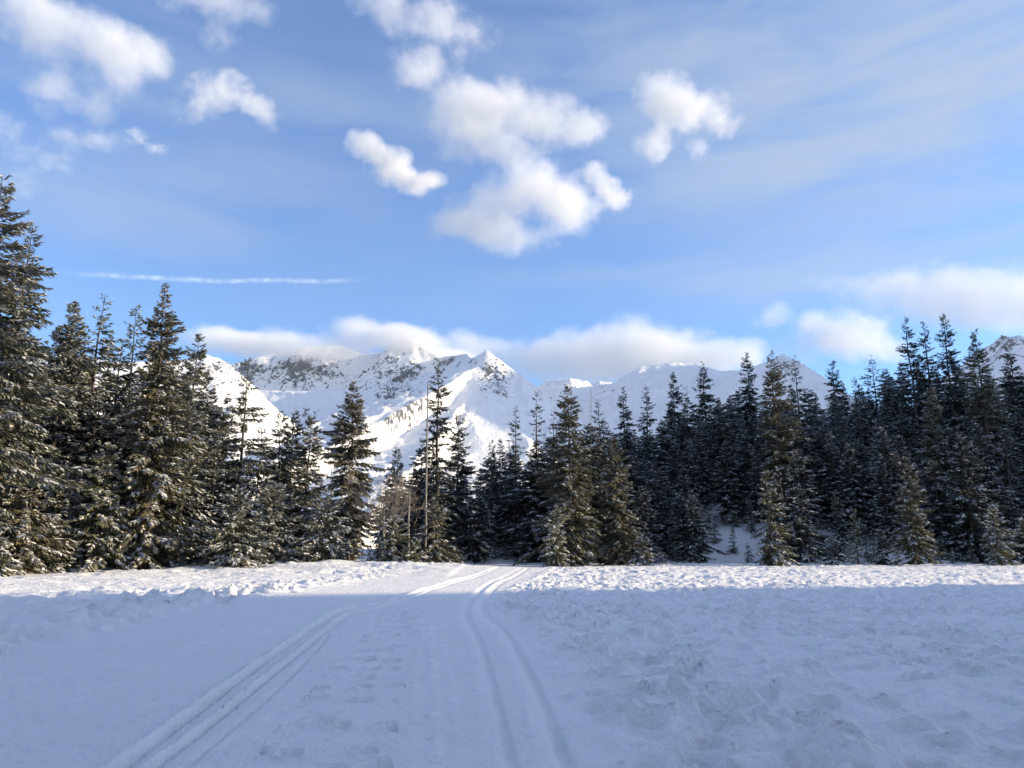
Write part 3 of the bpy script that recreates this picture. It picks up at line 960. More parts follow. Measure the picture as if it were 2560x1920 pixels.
#       px,  Y,   top, half width, style, snow, dens, olive, lean, label
HEROES = [
    (0, 50, 428, 185, 'shaggy', .55, 1.0, 0, 0, 'tallest dark spruce cut by the left edge of the picture'),
    (84, 54, 562, 110, 'full', .45, .9, 0, 0, 'tall spruce with a thin spindly top beside the tallest one'),
    (-75, 58, 640, 120, 'full', .5, .8, 0, 0, 'spruce mostly outside the left edge, behind the tallest one'),
    (186, 62, 752, 100, 'shaggy', .55, 1.0, 0, 0, 'broad snowy spruce with a short spike top, third from the left edge'),
    (262, 64, 733, 100, 'sparse', .5, 1.25, 0, 0, 'spruce with a bare feathery spire, left of the leaning trunk'),
    (348, 70, 776, 95, 'sparse', .45, 1.3, 0, 0, 'dark open-branched spruce standing between feathery spire and leaning spruce'),
    (425, 59, 712, 92, 'shaggy', .5, 1.1, 1, 0, 'large leaning spruce with crooked tip and thick lower trunk at the meadow edge'),
    (494, 69, 831, 85, 'full', .5, 1.0, 0, 0, 'slim spruce tucked behind the right side of the leaning spruce'),
    (618, 74, 896, 85, 'sparse', .4, 1.4, 0, 0, 'open spruce with dark straight trunk standing against the snowy slope'),
    (545, 76, 1010, 80, 'shaggy', .5, .8, 0, 0, 'bushy spruce filling the gap below the open dark-trunked spruce'),
    (705, 80, 1030, 70, 'full', .45, 1.0, 0, 0, 'leftmost of three close spruces left of the dense pillar spruce'),
    (737, 84, 1016, 55, 'full', .4, 1.0, 0, 0, 'middle and tallest of three close spruces left of the dense pillar spruce'),
    (775, 80, 1034, 70, 'full', .45, 1.0, 0, 0, 'right one of three close spruces left of the dense pillar spruce'),
    (888, 72, 948, 60, 'column', .5, 1.15, 1, 0, 'dense pillar-shaped spruce rising alone against the snowy mountain'),
    (270, 57, 1105, 75, 'young', .75, .55, 1, 0, 'pale frosted young spruce before the feathery spire'),
    (75, 52, 1180, 110, 'shaggy', .8, .9, 1, 0, 'bushy heavily frosted spruce leaning out at the left edge'),
    (8, 49, 1345, 45, 'young', .9, .6, 1, 0, 'small snowy spruce sapling at the far left meadow edge'),
    (150, 55, 1170, 70, 'shaggy', .55, .8, 0, 0, 'half hidden spruce with bare foot next to the bushy frosted one'),
    (600, 60, 1225, 95, 'young', .75, .6, 0, 0, 'low wide snowy spruce spreading onto the meadow'),
    (680, 66, 1205, 85, 'shaggy', .6, .9, 0, 0, 'round-headed snowy spruce right of the low wide one'),
    (812, 68, 1235, 70, 'shaggy', .65, .8, 0, .02, 'short frosted spruce with a curved stem left of the pillar spruce'),
    (985, 68, 1290, 55, 'young', .8, .55, 1, 0, 'short snowy spruce at the foot of the bare grey tree'),
    (1040, 67, 1352, 45, 'young', .85, .55, 1, 0, 'small snow-laden spruce beside the trail bank'),
    (1088, 70, 1232, 50, 'shaggy', .35, .9, 1, 0, 'short olive spruce with rounded top under the dead pole'),
    (1100, 86, 902, 68, 'sparse', .25, 1.5, 0, 0, 'tall open dark spruce next to the dead pole'),
    (1147, 92, 1032, 60, 'full', .25, .9, 0, 0, 'dark spruce behind the right side of the tall open one'),
    (1055, 92, 1098, 50, 'full', .25, .9, 0, 0, 'dark spruce behind the left side of the dead pole'),
    (995, 98, 1120, 45, 'full', .25, .9, 0, 0, 'dark spruce tip showing right of the bare grey tree'),
    (1230, 100, 1104, 55, 'full', .25, .9, 0, 0, 'left of two dark twin spruces in the middle of the view'),
    (1252, 103, 1100, 50, 'full', .25, .9, 0, 0, 'right of two dark twin spruces in the middle of the view'),
    (1290, 96, 1015, 45, 'sparse', .25, 1.2, 0, 0, 'thin-topped dark spruce left of the olive giant'),
    (1338, 98, 983, 50, 'sparse', .25, 1.3, 0, 0, 'thin-topped taller dark spruce close to the olive giant'),
    (1382, 100, 1030, 45, 'sparse', .25, 1.2, 0, 0, 'dark spruce peeping out behind the olive giant'),
    (1195, 90, 1245, 75, 'full', .5, .9, 0, 0, 'shaded frosted spruce where the trail leaves the meadow'),
    (1420, 78, 958, 82, 'shaggy', .22, 1.1, 1, 0, 'olive giant spruce with ragged boughs at the right of the trail'),
    (1535, 82, 1092, 62, 'column', .22, 1.1, 1, 0, 'olive pillar spruce right of the ragged giant'),
    (1390, 72, 1268, 46, 'young', .7, .6, 1, 0, 'small bright young spruce standing before the olive giant'),
    (1610, 80, 1335, 46, 'young', .8, .5, 1, 0, 'little frosted spruce at the foot of the olive pillar'),
    (1655, 85, 1385, 26, 'young', .8, .5, 0, 0, 'tiny bent frosted spruce right of the little one'),
    (1590, 88, 1270, 45, 'shaggy', .5, .9, 0, 0, 'shaded spruce just behind the little frosted one'),
    (1728, 90, 1228, 48, 'full', .55, .9, 0, 0, 'shaded frosted spruce on its own before the snowy slope'),
    (1912, 80, 1172, 56, 'full', .6, .9, 1, 0, 'sunlit pointed spruce at the edge of the right meadow'),
    (1994, 87, 1205, 42, 'full', .6, .9, 0, 0, 'slender frosted spruce right of the sunlit pointed one'),
    (2075, 83, 1345, 36, 'young', .8, .5, 0, 0, 'little frosted spruce between slender and thin ones'),
    (2133, 84, 1272, 20, 'column', .5, .7, 1, 0, 'thin pencil-shaped olive spruce on the right meadow edge'),
    (2200, 86, 1320, 34, 'young', .7, .5, 0, 0, 'little frosted spruce at the left foot of the large sunlit cone'),
    (2262, 84, 1138, 58, 'full', .6, 1.0, 1, 0, 'large sunlit cone-shaped spruce on the right meadow edge'),
    (2243, 82, 1380, 14, 'young', .8, .4, 0, 0, 'tiny snowy sapling poking up before the large sunlit cone'),
    (2480, 81, 1262, 42, 'young', .8, .6, 1, 0, 'small bright spruce with snowy arms near the right edge'),
    (2556, 86, 1290, 50, 'young', .7, .6, 0, 0, 'frosted young spruce cut by the right edge'),
    (2400, 90, 1090, 92, 'full', .5, .9, 0, 0, 'wide shaded spruce right of the large sunlit cone'),
    (1930, 96, 882, 58, 'column', .22, 1.1, 1, 0, 'very tall brownish spruce rising above the hillside forest'),
    (2265, 112, 786, 52, 'full', .3, 1.0, 0, 0, 'leftmost of three tall spires on the right skyline'),
    (2304, 116, 802, 50, 'full', .3, 1.0, 0, 0, 'middle and lowest of three tall spires on the right skyline'),
    (2356, 110, 784, 55, 'full', .3, 1.0, 0, 0, 'rightmost of three tall spires on the right skyline'),
    (2436, 104, 828, 72, 'shaggy', .4, 1.0, 1, 0, 'brownish spruce with a lopsided top right of the three spires'),
    (2325, 98, 955, 58, 'full', .5, .9, 1, 0, 'partly sunlit spruce below the three spires'),
    (2518, 118, 862, 60, 'full', .3, .9, 0, 0, 'dark spruce in front of the blue mountain at the right edge'),
    (1866, 124, 880, 52, 'full', .3, .9, 0, 0, 'dark skyline spruce just left of the very tall brownish one'),
    (1986, 126, 888, 36, 'sparse', .3, 1.1, 0, 0, 'narrow dark spire just right of the very tall brownish spruce'),
    (2080, 128, 902, 42, 'full', .3, .9, 0, 0, 'dark skyline spruce with forked tip against the cumulus'),
    (2134, 128, 940, 34, 'sparse', .3, 1.0, 0, .01, 'skyline spruce with a bent tip left of the three spires'),
    (2178, 126, 890, 44, 'sparse', .35, 1.2, 0, 0, 'feathery skyline spruce between bent tip and three spires'),
    (1757, 124, 908, 48, 'full', .3, .9, 0, 0, 'skyline spruce with a reddish bare tip above the snowy slope'),
    (1680, 122, 930, 44, 'full', .3, .9, 0, 0, 'dark skyline spruce, second right of the pale valley gap'),
    (1556, 116, 970, 44, 'full', .3, .9, 0, 0, 'dark pointed spruce on the skyline behind the olive pillar'),
    (1497, 110, 1000, 46, 'sparse', .3, 1.1, 0, 0, 'dark spruce just right of the olive giant on the skyline'),
    (1612, 120, 965, 40, 'full', .3, .9, 0, 0, 'dark skyline spruce beside the pale valley gap'),
]

seed = 100
HERO_POS = []
for px, Y, top, hw, style, snow, dens, olive, lean, label in HEROES:
    seed += 1
    loc, H, Rd = tree_frame(px, Y, top, hw)
    far = 0.8 if Y > 92 else 1.0
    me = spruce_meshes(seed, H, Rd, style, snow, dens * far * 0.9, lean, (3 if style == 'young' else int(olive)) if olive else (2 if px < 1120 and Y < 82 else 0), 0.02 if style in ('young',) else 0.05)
    count(*me)
    tree_object('young_spruce' if style == 'young' else 'spruce_tree', me, loc, 0, (1, 1, 1), label)
    HERO_POS.append((loc[0], loc[1], Rd))
print('hero tris', TRIS)

# prototypes for the forest behind
PROTO = []
for k, (H, Rd, st, sn, dn) in enumerate([(14, 2.0, 'full', .95, .8), (14, 2.3, 'shaggy', 1.0, .75), (14, 1.8, 'full', .85, .8), (14, 2.0, 'sparse', .85, 1.1), (14, 2.4, 'full', 1.05, .75), (14, 1.9, 'column', .9, .75), (14, 2.1, 'shaggy', .8, .75), (14, 1.7, 'sparse', .9, 1.1)]):
    me = spruce_meshes(900 + k, H, Rd, st, sn, dn)
    count(*me)
    PROTO.append((me, H))
YOUNG = []
for k, (H, Rd, st, sn) in enumerate([(4, 1.15, 'young', .6), (4, 0.9, 'young', .55), (4, 1.35, 'young', .7)]):
    me = spruce_meshes(950 + k, H, Rd, st, sn, .42, 0.0, 2)
    count(*me)
    YOUNG.append((me, H))
print('all tree tris', TRIS)

rng = random.Random(5)
SKY_R = [(1000, 1150), (1120, 1140), (1180, 1160), (1300, 1090), (1400, 1090), (1480, 1050), (1560, 1010), (1650, 975), (1750, 965), (1850, 940), (1950, 950), (2050, 960), (2150, 955), (2220, 900), (2300, 860), (2400, 870), (2500, 900), (2700, 870)]
SKY_L = [(-300, 600), (0, 660), (100, 740), (200, 790), (320, 830), (400, 845), (470, 890), (540, 960), (640, 1110), (700, 1130), (850, 1160), (960, 1150), (1040, 1160)]


def skyline(tab, px):
    return float(np.interp(px, [a for a, b in tab], [b for a, b in tab]))


placed = [(a, b) for a, b, c in HERO_POS]


def clear_of(x, y, gap):
    return all((x - a) ** 2 + (y - b) ** 2 > gap * gap for a, b in placed)


ORD = ['nearest', 'second', 'third', 'fourth', 'fifth', 'sixth', 'seventh', 'eighth', 'ninth', 'tenth', 'eleventh', 'twelfth', 'thirteenth', 'fourteenth', 'fifteenth', 'sixteenth', 'seventeenth', 'eighteenth', 'nineteenth', 'twentieth']
MARKS_R = [(1420, 'the olive giant'), (1535, 'the olive pillar'), (1728, 'the lone frosted spruce'), (1912, 'the sunlit pointed spruce'), (2133, 'the pencil-shaped spruce'), (2262, 'the large sunlit cone'), (2400, 'the wide shaded spruce'), (2480, 'the small bright spruce')]
MARKS_L = [(84, 'the spindly-topped spruce'), (262, 'the feathery spire'), (425, 'the large leaning spruce'), (618, 'the open dark-trunked spruce'), (737, 'the three close spruces'), (888, 'the pillar spruce'), (1100, 'the tall open dark spruce')]
waiting = []                                   # fillers get their labels once all are known


def cover_of(px, top, hw, buf):
    """columns of the view where this tree rises above what already stands before it"""
    c = np.arange(int(px - hw * .5), int(px + hw * .5) + 1, 4)
    c = c[(c >= 0) & (c < 2560)] // 4
    if len(c) == 0:
        return 0
    seen = int((buf[c] > top + 14).sum())
    buf[c] = np.minimum(buf[c], top + 25)
    return seen


BUF = np.full(640, 1420.0)
for (x, y, r_), (px, Y, top, hw, *_r) in sorted(zip(HERO_POS, HEROES), key=lambda q: q[1][1]):
    if Y < 92:
        f_ = .45 if px > 1000 else .25
        c = np.arange(max(0, int(px - hw * f_)), min(2559, int(px + hw * f_)) + 1, 4) // 4
        BUF[c] = np.minimum(BUF[c], top + 60 + (2.2 if px > 1000 else 9) * np.abs(c * 4 - px))


def add_filler(px, Y, loc, hh, wmul, zone, marks):
    me, H0 = PROTO[rng.randrange(len(PROTO))]
    k = hh / H0
    w = k * wmul
    tpx, tpy = to_pix(loc[0], loc[1], loc[2] + hh)
    if not cover_of(tpx, tpy, 2.2 * w / Y * 1920, BUF):
        return False
    o = tree_object('spruce_tree', me, loc, rng.uniform(0, 6.28), (w, w, k), '', None)
    mk = min(marks, key=lambda q: abs(q[0] - tpx))
    waiting.append((o, zone, mk, tpx))
    placed.append((loc[0], loc[1]))
    return True


nfill = 0
cand = []
for Y0 in np.arange(91.5, 138, 3.6):
    for px in np.arange(1010, 2660, 3.7 / Y0 * 1920):
        cand.append((px + rng.uniform(-30, 30), Y0 + rng.uniform(-1.7, 1.7)))
cand.sort(key=lambda q: q[1])
for px, Y in cand:
    loc, _, _ = tree_frame(px, Y, 1150, 10)
    if not clear_of(loc[0], loc[1], 1.9):
        continue
    # the open snowy slope stays clear
    if 1700 < px < 1890 and Y < 101.5 - abs(px - 1795) * 0.05:
        continue
    if px < 1480 and Y > 122:
        continue
    hmax = at(px, skyline(SKY_R, px) + rng.uniform(0, 90), Y)[2] - loc[2]
    hh = min(rng.uniform(7.5, 13) if px > 1480 else rng.uniform(12, 18), hmax)
    if hh < 4:
        continue
    row = 'lowest' if Y < 102 else ('middle' if Y < 118 else 'upper')
    nfill += add_filler(px, Y, loc, hh, rng.uniform(1.3, 1.8), row + (' rows of dark valley forest' if px < 1400 else ' rows of shaded hillside forest'), MARKS_R)
nr = nfill
cand = []
for Y0 in np.arange(64, 92, 5.0):
    for px in np.arange(-60, 1010, 4.3 / Y0 * 1920):
        cand.append((px + rng.uniform(-30, 30), Y0 + rng.uniform(-2, 2)))
cand.sort(key=lambda q: q[1])
for px, Y in cand:
    if px > 500 and Y < 80:
        continue
    loc, _, _ = tree_frame(px, Y, 1000, 10)
    if not clear_of(loc[0], loc[1], 1.9):
        continue
    hmax = at(px, skyline(SKY_L, px) + rng.uniform(0, 130), Y)[2] - loc[2]
    hh = min(rng.uniform(15, 27), hmax)
    if hh < 5:
        continue
    BUF[:] = np.where(np.arange(640) < 260, 1420.0, BUF)            # tall open trees in front do not hide these
    nfill += add_filler(px, Y, loc, hh, rng.uniform(.85, 1.2), 'deep in the left forest', MARKS_L)
for px, Y, top in [(45, 64, 720), (128, 66, 800), (225, 70, 815), (305, 73, 850), (388, 67, 862), (452, 71, 885), (520, 74, 930), (572, 79, 985), (655, 77, 1060), (165, 61, 905), (335, 63, 965), (480, 63, 1005), (250, 62, 985), (545, 66, 1090), (620, 70, 1120), (95, 60, 900)]:
    loc, H, _ = tree_frame(px, Y, top, 10)
    if clear_of(loc[0], loc[1], 0.9):
        BUF[:] = np.where(np.arange(640) < 260, 1420.0, BUF)
        add_filler(px, Y, loc, H, rng.uniform(.95, 1.2), 'deep in the left forest', MARKS_L)
ranks = {}
for o, zone, mk, tpx in sorted(waiting, key=lambda q: abs(q[3] - q[2][0])):
    key = (zone, mk[1], tpx < mk[0])
    n = ranks[key] = ranks.get(key, -1) + 1
    o['label'] = '%s spruce %s of %s, %s' % (ORD[min(n, 19)], 'left' if tpx < mk[0] else 'right', mk[1], zone)
    o['group'] = zone
print('right fillers', nr, 'left', nfill - nr)

# young growth on the snowy slope and along the forest foot
YOUNG_SPOTS = [(1700, 98, 1330), (1745, 100, 1335), (1775, 101, 1330), (1790, 97, 1375), (1815, 104, 1290), (1840, 100, 1320), (1860, 103, 1300), (1880, 98, 1340), (1760, 95, 1385), (1835, 94, 1385), (1680, 94, 1330), (1640, 96, 1310), (1560, 92, 1330), (1500, 90, 1345),
               (1320, 92, 1330), (1345, 93, 1340), (1290, 95, 1345), (1180, 90, 1350), (1210, 90, 1345), (1160, 92, 1340), (2040, 92, 1300), (2100, 92, 1310), (2160, 90, 1310), (2320, 90, 1330), (2350, 90, 1340), (2345, 88, 1370), (2430, 88, 1370), (2515, 90, 1320), (2025, 90, 1350), (2180, 88, 1350), (1960, 91, 1300), (1960, 88, 1365), (1870, 90, 1390),
               (2290, 88, 1365), (2380, 87, 1380), (2460, 89, 1345), (2535, 87, 1375), (2110, 87, 1375), (2010, 88, 1385), (1930, 90, 1370), (1690, 91, 1385), (1625, 91, 1372), (1545, 89, 1375), (1475, 88, 1385), (1450, 90, 1350), (1360, 90, 1375), (1265, 93, 1365), (1235, 92, 1372), (1140, 88, 1378),
               (330, 60, 1380), (455, 60, 1395), (505, 62, 1370), (560, 63, 1400), (715, 66, 1365), (770, 66, 1378), (850, 70, 1385), (925, 69, 1370), (1010, 67, 1378), (140, 57, 1400), (215, 58, 1390), (945, 71, 1345), (655, 63, 1385)]
ny = 0
waiting = []
for px, Y, top in YOUNG_SPOTS:
    loc, H, _ = tree_frame(px, Y, top, 10)
    if H < 1.6 or 1690 < px < 1900:
        H = rng.uniform(1.8, 4.6) if 1690 < px < 1900 else rng.uniform(1.3, 2.6)
    me, H0 = YOUNG[ny % 3]
    k = H / H0
    sc_ = k * rng.uniform(.85, 1.1) if k < 1.2 else k * .75
    zone = 'on the open snowy slope' if 1690 < px < 1900 else ('at the dark forest foot by the trail' if 1100 < px < 1400 else 'at the left forest edge' if px < 1100 else 'at the foot of the right hillside')
    o = tree_object('young_spruce', me, loc, rng.uniform(0, 6.28), (sc_, sc_, k), '', 'young spruces ' + zone)
    waiting.append((o, zone, min(MARKS_L if px < 1000 else MARKS_R, key=lambda q: abs(q[0] - px)), px))
    ny += 1
ranks = {}
for o, zone, mk, px in sorted(waiting, key=lambda q: abs(q[3] - q[2][0])):
    key = (zone, mk[1], px < mk[0])
    n = ranks[key] = ranks.get(key, -1) + 1
    o['label'] = '%s small spruce %s of %s, %s' % (ORD[n], 'left' if px < mk[0] else 'right', mk[1], zone)

# woods beyond the picture: behind the viewer and on along the hillside to the right, as one mass
LOW = [spruce_meshes(980 + k, 14, Rd, 'shaggy', .6, .16) for k, Rd in enumerate((2.6, 3.0))]


def arrays(me):
    v = np.empty(len(me.vertices) * 3, np.float32)
    me.vertices.foreach_get('co', v)
    n = len(me.polygons[0].vertices)
    f = np.empty(len(me.loops), np.int32)
    me.loops.foreach_get('vertex_index', f)
    return v.reshape(-1, 3), f.reshape(-1, n)


wood, wsnow = Bag(), Bag()
spots = []
for k in range(90):
    x, y = rng.uniform(-75, 75), -10 - 36 * rng.random() ** 1.3
    if abs(x + 0.3 * y) > 3:
        spots.append((x, y))
for Y0 in np.arange(93, 116, 4.4):
    for px in np.arange(2680, 3200, 4.2 / Y0 * 1920):
        spots.append(((px - 1280) / 1920 * Y0 + rng.uniform(-1, 1), Y0 + rng.uniform(-1.5, 1.5)))
for x, y in spots:
    me = LOW[rng.randrange(2)]
    a, k = rng.uniform(0, 6.28), (rng.uniform(1.0, 1.5) if y < 0 else rng.uniform(.8, 1.05))
    rot = np.array([[math.cos(a), -math.sin(a), 0], [math.sin(a), math.cos(a), 0], [0, 0, 1]]) * k
    off_ = np.array((x, y, float(base_h(x, y))))
    for src, bag in ((me[2], wood), (me[3], wsnow)):
        v, f = arrays(src)
        v = v @ rot.T + off_
        bag.add(v, f)
fo = link('forest', wood.mesh('forest', M_NEEDLE_SHADED))
fo['kind'] = 'stuff'
fo['label'] = 'dark spruce wood continuing outside the picture'
sn = link('snow', wsnow.mesh('snow', M_FROST), fo)
sn['kind'] = 'stuff'
for ms_ in LOW:
    for m_ in ms_:
        if m_:
            bpy.data.meshes.remove(m_)

# ------------------------------------------------------------------ dead poles, bare tree
def dead_pole(px, Y, top, r0, label, lean=0.0, stubs=10, sd=1):
    g = np.random.RandomState(sd)
    loc, H, _ = tree_frame(px, Y, top, 10)
    e = link('dead_tree', None)
    e.location = loc
    e['label'] = label
    e['category'] = 'dead tree'
    z = np.linspace(-.4, H, 10)
    wx = np.cumsum(g.randn(10)) * .03
    P = np.stack([wx + lean * z, np.cumsum(g.randn(10)) * .03, z], -1)
    v, q = tube(P, np.interp(z, [0, H], [r0, r0 * .45]), 8)
    b = Bag()
    b.add(v, q)
    # broken, slanting top
    v2, q2 = tube([P[-1], P[-1] + np.array([.03, 0, .35])], [r0 * .42, .02], 8)
    b.add(v2, q2)
    tr = link('trunk', b.mesh('trunk', M_DEAD, True), e)
    b = Bag()
    for k in range(stubs):
        zz = H * g.uniform(.12, .93)
        a = g.uniform(0, 6.28)
        L = g.uniform(.25, 1.1)
        p0 = np.array([np.interp(zz, z, P[:, 0]), np.interp(zz, z, P[:, 1]), zz])
        d = np.array([math.cos(a), math.sin(a), g.uniform(-.5, .4)])
        v, q = tube([p0, p0 + d * L * .5, p0 + d * L + np.array([0, 0, -.1])], [.035, .022, .008], 4)
        b.add(v, q)
    link('branches', b.mesh('branches', M_DEAD), tr)['kind'] = 'stuff'
    return e


dead_pole(1071, 72, 960, .12, 'thin dead standing pole left of the tall open spruce', 0.0, 22, 3)
dead_pole(1024, 69, 1235, .13, 'short pale dead trunk with stripped bark beside the bare grey tree', .01, 8, 4)
dead_pole(1470, 90, 975, .06, 'thin bare slanting pole sticking out behind the olive giant', .02, 6, 6)


def bare_tree(px, Y, top, spread, label, sd):
    g = np.random.RandomState(sd)
    loc, H, _ = tree_frame(px, Y, top, 10)
    e = link('bare_tree', None)
    e.location = loc
    e['label'] = label
    e['category'] = 'tree'
    tb, bb = Bag(), Bag()
    z = np.linspace(-.4, H * .55, 7)
    P = np.stack([np.cumsum(g.randn(7)) * .06, np.cumsum(g.randn(7)) * .06, z], -1)
    v, q = tube(P, np.linspace(.13, .07, 7), 7)
    tb.add(v, q)

    def grow(p, d, L, r, lvl):
        n = 5
        pts = [p]
        for i in range(n - 1):
            d = d + g.randn(3) * .16 + np.array([0, 0, .05])
            d = d / np.linalg.norm(d)
            pts.append(pts[-1] + d * L / (n - 1))
        v, q = tube(pts, np.linspace(r, r * .35, n), 4 if lvl < 2 else 3)
        bb.add(v, q)
        if lvl < 3:
            for i in range((5, 6, 5)[lvl]):
                k = g.randint(1, n)
                dd = d + g.randn(3) * .75
                dd /= np.linalg.norm(dd)
                grow(pts[k], dd, L * g.uniform(.4, .65), max(r * .5, .012), lvl + 1)
    for i in range(13):
        zz = H * g.uniform(.2, .55)
        a = g.uniform(0, 6.28)
        p0 = np.array([np.interp(zz, z, P[:, 0]), np.interp(zz, z, P[:, 1]), zz])
        d = np.array([math.cos(a) * .8, math.sin(a) * .8, g.uniform(.25, 1.0)])
        grow(p0, d / np.linalg.norm(d), spread * g.uniform(.7, 1.2), .05, 0)
    tr = link('trunk', tb.mesh('trunk', M_DEAD, True), e)
    link('branches', bb.mesh('branches', M_DEAD), tr)['kind'] = 'stuff'
    return e


bare_tree(968, 71, 1135, 3.2, 'bare grey leafless tree with a haze of twigs right of the pillar spruce', 11)


# ------------------------------------------------------------------ clouds
def cloud_volume(label, lobes, dens, Y=None, alt=None, depth=0.75, ragged=0.9, soft=(0.10, 0.80), size=None):
    """lobes: (px, py, half width, half height, weight) in photo pixels, stood up at a real distance Y or altitude alt"""
    import bmesh
    if Y is None:
        cx = sum(q[0] for q in lobes) / len(lobes)
        cy = sum(q[1] for q in lobes) / len(lobes)
        d = pix_dir(cx, cy)
        Y = d.y * (alt - CAM_H) / d.z
    bm = bmesh.new()
    cs = []
    for n_, (px, py, hw, hh, wt) in enumerate(lobes):
        p = at(px, py, Y)
        p[1] += (((n_ * 37) % 11) / 11 - .5) * 0.06 * Y * depth
        m_px = (Y * CT + (p[2] - CAM_H) * ST) / 1920
        a, c = hw * 1.5 * m_px, hh * 1.5 * m_px
        b = (a * .5 + c) * depth
        cs.append((p, a, b, c, wt))
        for k in range(60):
            th, ph = math.acos(1 - 2 * (k + .5) / 60), k * 2.39996
            bm.verts.new((p[0] + a * 1.12 * math.sin(th) * math.cos(ph), p[1] + b * 1.12 * math.sin(th) * math.sin(ph), p[2] + c * 1.12 * math.cos(th)))
    bmesh.ops.convex_hull(bm, input=bm.verts)
    bmesh.ops.delete(bm, geom=[v for v in bm.verts if not v.link_faces], context='VERTS')
    me = bpy.data.meshes.new('cloud')
    bm.to_mesh(me)
    bm.free()
    unit = size or float(np.mean([c for p, a, b, c, w in cs]))
    m = bpy.data.materials.new('cloud')
    m.use_nodes = True
    t = m.node_tree
    t.nodes.clear()
    g = nd(t, 'ShaderNodeNewGeometry')
    wn = noise(t, g.outputs['Position'], 0.42 / unit, 2, 0.5, color=True)
    wsub = nd(t, 'ShaderNodeVectorMath', operation='SUBTRACT')
    t.links.new(wn, wsub.inputs[0])
    wsub.inputs[1].default_value = (.5, .5, .5)
    wad = nd(t, 'ShaderNodeVectorMath', operation='MULTIPLY_ADD')
    t.links.new(wsub.outputs[0], wad.inputs[0])
    wad.inputs[1].default_value = (unit * 1.3, unit * 1.3, unit * 0.9)
    t.links.new(g.outputs['Position'], wad.inputs[2])
    pt = nd(t, 'ShaderNodeMapping')
    t.links.new(wad.outputs[0], pt.inputs['Vector'])
    acc = None
    for p, a, b, c, wt in cs:
        gr = nd(t, 'ShaderNodeTexGradient', gradient_type='SPHERICAL')
        tm = gr.texture_mapping
        tm.vector_type = 'TEXTURE'
        tm.translation = tuple(p)
        tm.scale = (a, b, c)
        t.links.new(pt.outputs[0], gr.inputs[0])
        acc = mth(t, 'MULTIPLY_ADD', gr.outputs['Fac'], wt, acc if acc is not None else 0.0)
    fb = noise(t, g.outputs['Position'], 1.0 / unit, 5, 0.66)
    v = mth(t, 'MULTIPLY_ADD', mth(t, 'SUBTRACT', fb, 0.5), ragged, acc)
    d = mth(t, 'MULTIPLY', smooth(t, v, *soft), dens / unit)
    d = mth(t, 'MULTIPLY', d, smooth(t, acc, 0.0, 0.15))
    pv = nd(t, 'ShaderNodeVolumePrincipled')
    pv.inputs['Color'].default_value = (0.97, 0.98, 1.0, 1)
    pv.inputs['Anisotropy'].default_value = 0.0
    t.links.new(d, pv.inputs['Density'])
    out = nd(t, 'ShaderNodeOutputMaterial')
    t.links.new(pv.outputs[0], out.inputs['Volume'])
    me.materials.append(m)
    o = link('cloud', me)
    o['label'] = label
    o['category'] = 'cloud'
    o['group'] = 'clouds in the sky'
    return o


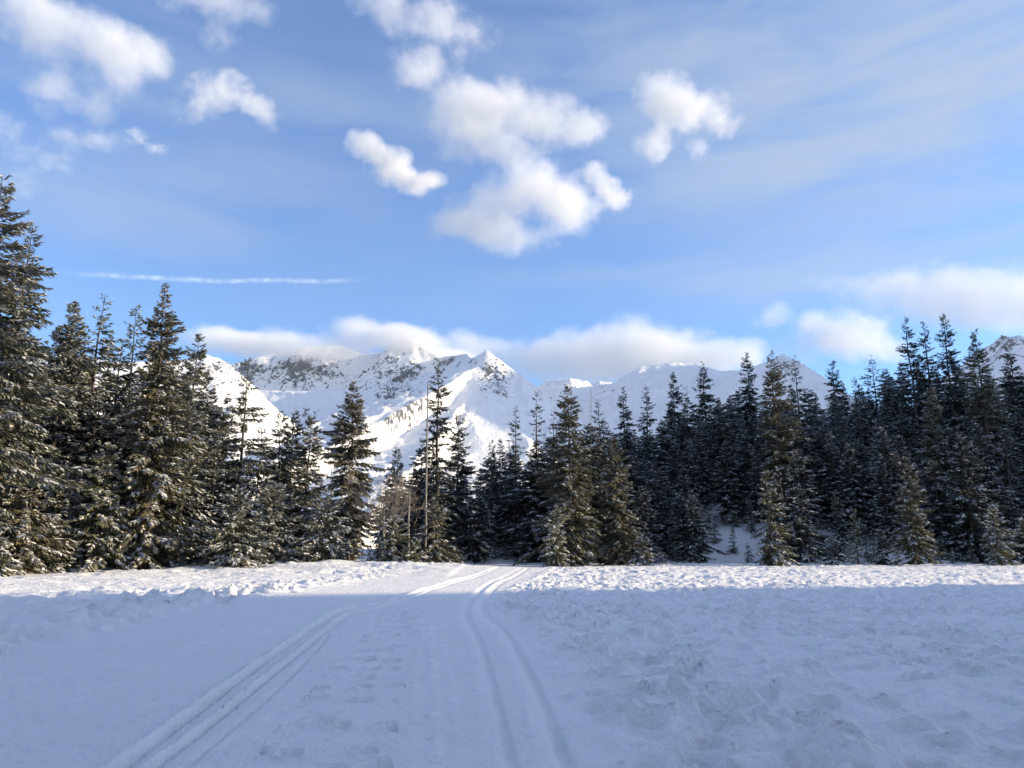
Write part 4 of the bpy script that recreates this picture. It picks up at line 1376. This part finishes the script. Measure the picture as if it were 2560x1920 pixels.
CUMULUS = [
    ('large torn white cloud in the upper left corner', 3.0, None, 3700, [(100, 60, 95, 80, .9), (200, 90, 120, 55, .9), (310, 130, 100, 66, 1.0), (395, 160, 60, 46, .6), (285, 205, 75, 46, .55), (105, 190, 55, 90, .55), (150, 240, 70, 36, .75), (240, 262, 70, 36, .7), (420, 235, 45, 50, .4)]),
    ('small white cloud right of the torn one, above the contrail', 3.2, None, 3500, [(560, 248, 80, 40, .95), (640, 272, 44, 34, 1.0), (670, 300, 30, 26, .8), (500, 290, 55, 36, .6)]),
    ('thin ragged cloud touching the top edge near the left', 2.0, None, 3800, [(480, 5, 90, 40, .8), (580, 18, 90, 40, .8), (545, 85, 46, 50, .55), (660, 50, 40, 36, .55)]),
    ('thin wisps of cloud above the leftmost spruces', 1.6, None, 3500, [(15, 335, 60, 40, .7), (70, 385, 60, 24, .7), (130, 402, 60, 20, .65), (180, 365, 60, 40, .5), (258, 355, 65, 26, .65), (35, 440, 60, 44, .35)]),
    ('tiny slanting shred of cloud between wisps and small cloud', 1.8, None, 3500, [(360, 362, 30, 18, .9), (395, 380, 30, 16, .9)]),
    ('ragged cloud cut by the top edge at the middle', 2.4, None, 3800, [(955, 25, 66, 44, .9), (1060, 52, 110, 48, .9), (1180, 85, 80, 50, .5), (1120, 100, 60, 36, .5)]),
    ('soft round cloud under the ragged top one', 2.4, None, 3700, [(1065, 190, 84, 46, .95), (1020, 205, 50, 30, .6), (1130, 225, 45, 36, .6)]),
    ('broad white cloud in the middle of the sky', 3.4, None, 3600, [(1150, 300, 95, 68, 1), (1255, 285, 130, 62, 1), (1400, 305, 105, 48, .95), (1190, 375, 110, 46, .9), (1295, 385, 80, 40, .7), (1475, 310, 50, 40, .7)]),
    ('small bright oblong cloud left of the broad ones', 4.5, None, 3400, [(925, 385, 50, 34, 1.3), (980, 415, 60, 44, 1.3), (1040, 450, 50, 32, 1.2), (1090, 472, 34, 22, 1.1)]),
    ('broad billowing cloud below the middle one', 3.6, None, 3300, [(1330, 490, 130, 62, 1.1), (1205, 550, 105, 62, 1.1), (1425, 520, 78, 62, 1.1), (1120, 580, 56, 42, .9), (1270, 595, 130, 32, .8)]),
    ('short tail of cloud beside the billowing one', 3.2, None, 3300, [(1480, 450, 44, 26, .9), (1505, 472, 50, 28, .9), (1530, 494, 48, 27, .9), (1550, 512, 36, 22, .8)]),
    ('ragged white cloud standing alone right of the middle', 3.6, None, 3500, [(1650, 262, 64, 52, 1.1), (1725, 285, 90, 46, 1.1), (1640, 350, 50, 48, .9), (1800, 322, 50, 26, .95), (1748, 368, 32, 30, .9)]),
    ('long low cloud bank behind the pointed peak', 3.2, 9600, None, [(1180, 890, 80, 46, 1.1), (1320, 897, 105, 52, 1.1), (1440, 888, 115, 64, 1.2), (1560, 876, 115, 68, 1.2), (1690, 884, 120, 64, 1.2), (1800, 892, 105, 52, 1.2), (1880, 892, 60, 40, 1), (1500, 925, 200, 38, .9)]),
    ('bright double-humped cumulus above the hillside forest', 2.6, 8100, None, [(1925, 800, 46, 32, 1), (2060, 828, 80, 52, 1.25), (2150, 842, 85, 54, 1.25), (2215, 880, 66, 36, .9), (2030, 880, 130, 36, .5)]),
    ('wide pale cloud bank at the right edge over the spires', 1.6, 11500, None, [(2280, 745, 210, 56, .9), (2440, 750, 165, 74, 1.1), (2560, 770, 110, 70, 1.1), (2350, 805, 150, 34, .7), (2160, 705, 150, 26, .5), (2280, 690, 55, 28, .6), (2700, 760, 110, 60, .9)]),
]
for label, dn, Y, alt, lobes in CUMULUS:
    cloud_volume(label, [(a, b, c * .86, d * .84, e) for a, b, c, d, e in lobes], dn * 0.25, Y, alt, 0.75, 2.0, (0.05, 1.05))
cloud_volume('low grey white cloud bank draped over the left mountain summits',
             [(580, 876, 90, 21, 1), (690, 866, 95, 23, 1), (820, 868, 86, 22, 1), (930, 857, 86, 27, 1), (1040, 856, 80, 23, 1), (1130, 886, 70, 20, 1)], 0.85, 5700, None, 1.4, 0.9, (0.12, 0.75), 170)

# ------------------------------------------------------------------ air
def haze_box():
    x0, x1, y0, y1, z0, z1 = -7500, 7500, -7500, 7500, -120, 2750
    v = np.array([(x0, y0, z0), (x1, y0, z0), (x1, y1, z0), (x0, y1, z0), (x0, y0, z1), (x1, y0, z1), (x1, y1, z1), (x0, y1, z1)])
    f = np.array([(0, 3, 2, 1), (4, 5, 6, 7), (0, 1, 5, 4), (1, 2, 6, 5), (2, 3, 7, 6), (3, 0, 4, 7)])
    m = bpy.data.materials.new('air')
    m.use_nodes = True
    t = m.node_tree
    t.nodes.clear()
    pv = nd(t, 'ShaderNodeVolumePrincipled')
    pv.inputs['Color'].default_value = (0.86, 0.93, 1.0, 1)
    pv.inputs['Density'].default_value = 1.0e-5
    out = nd(t, 'ShaderNodeOutputMaterial')
    t.links.new(pv.outputs[0], out.inputs['Volume'])
    o = link('haze', mesh_np('haze', v, f, m))
    o['kind'] = 'stuff'
    o['label'] = 'thin bluish air over the whole valley'
    return o


haze_box()
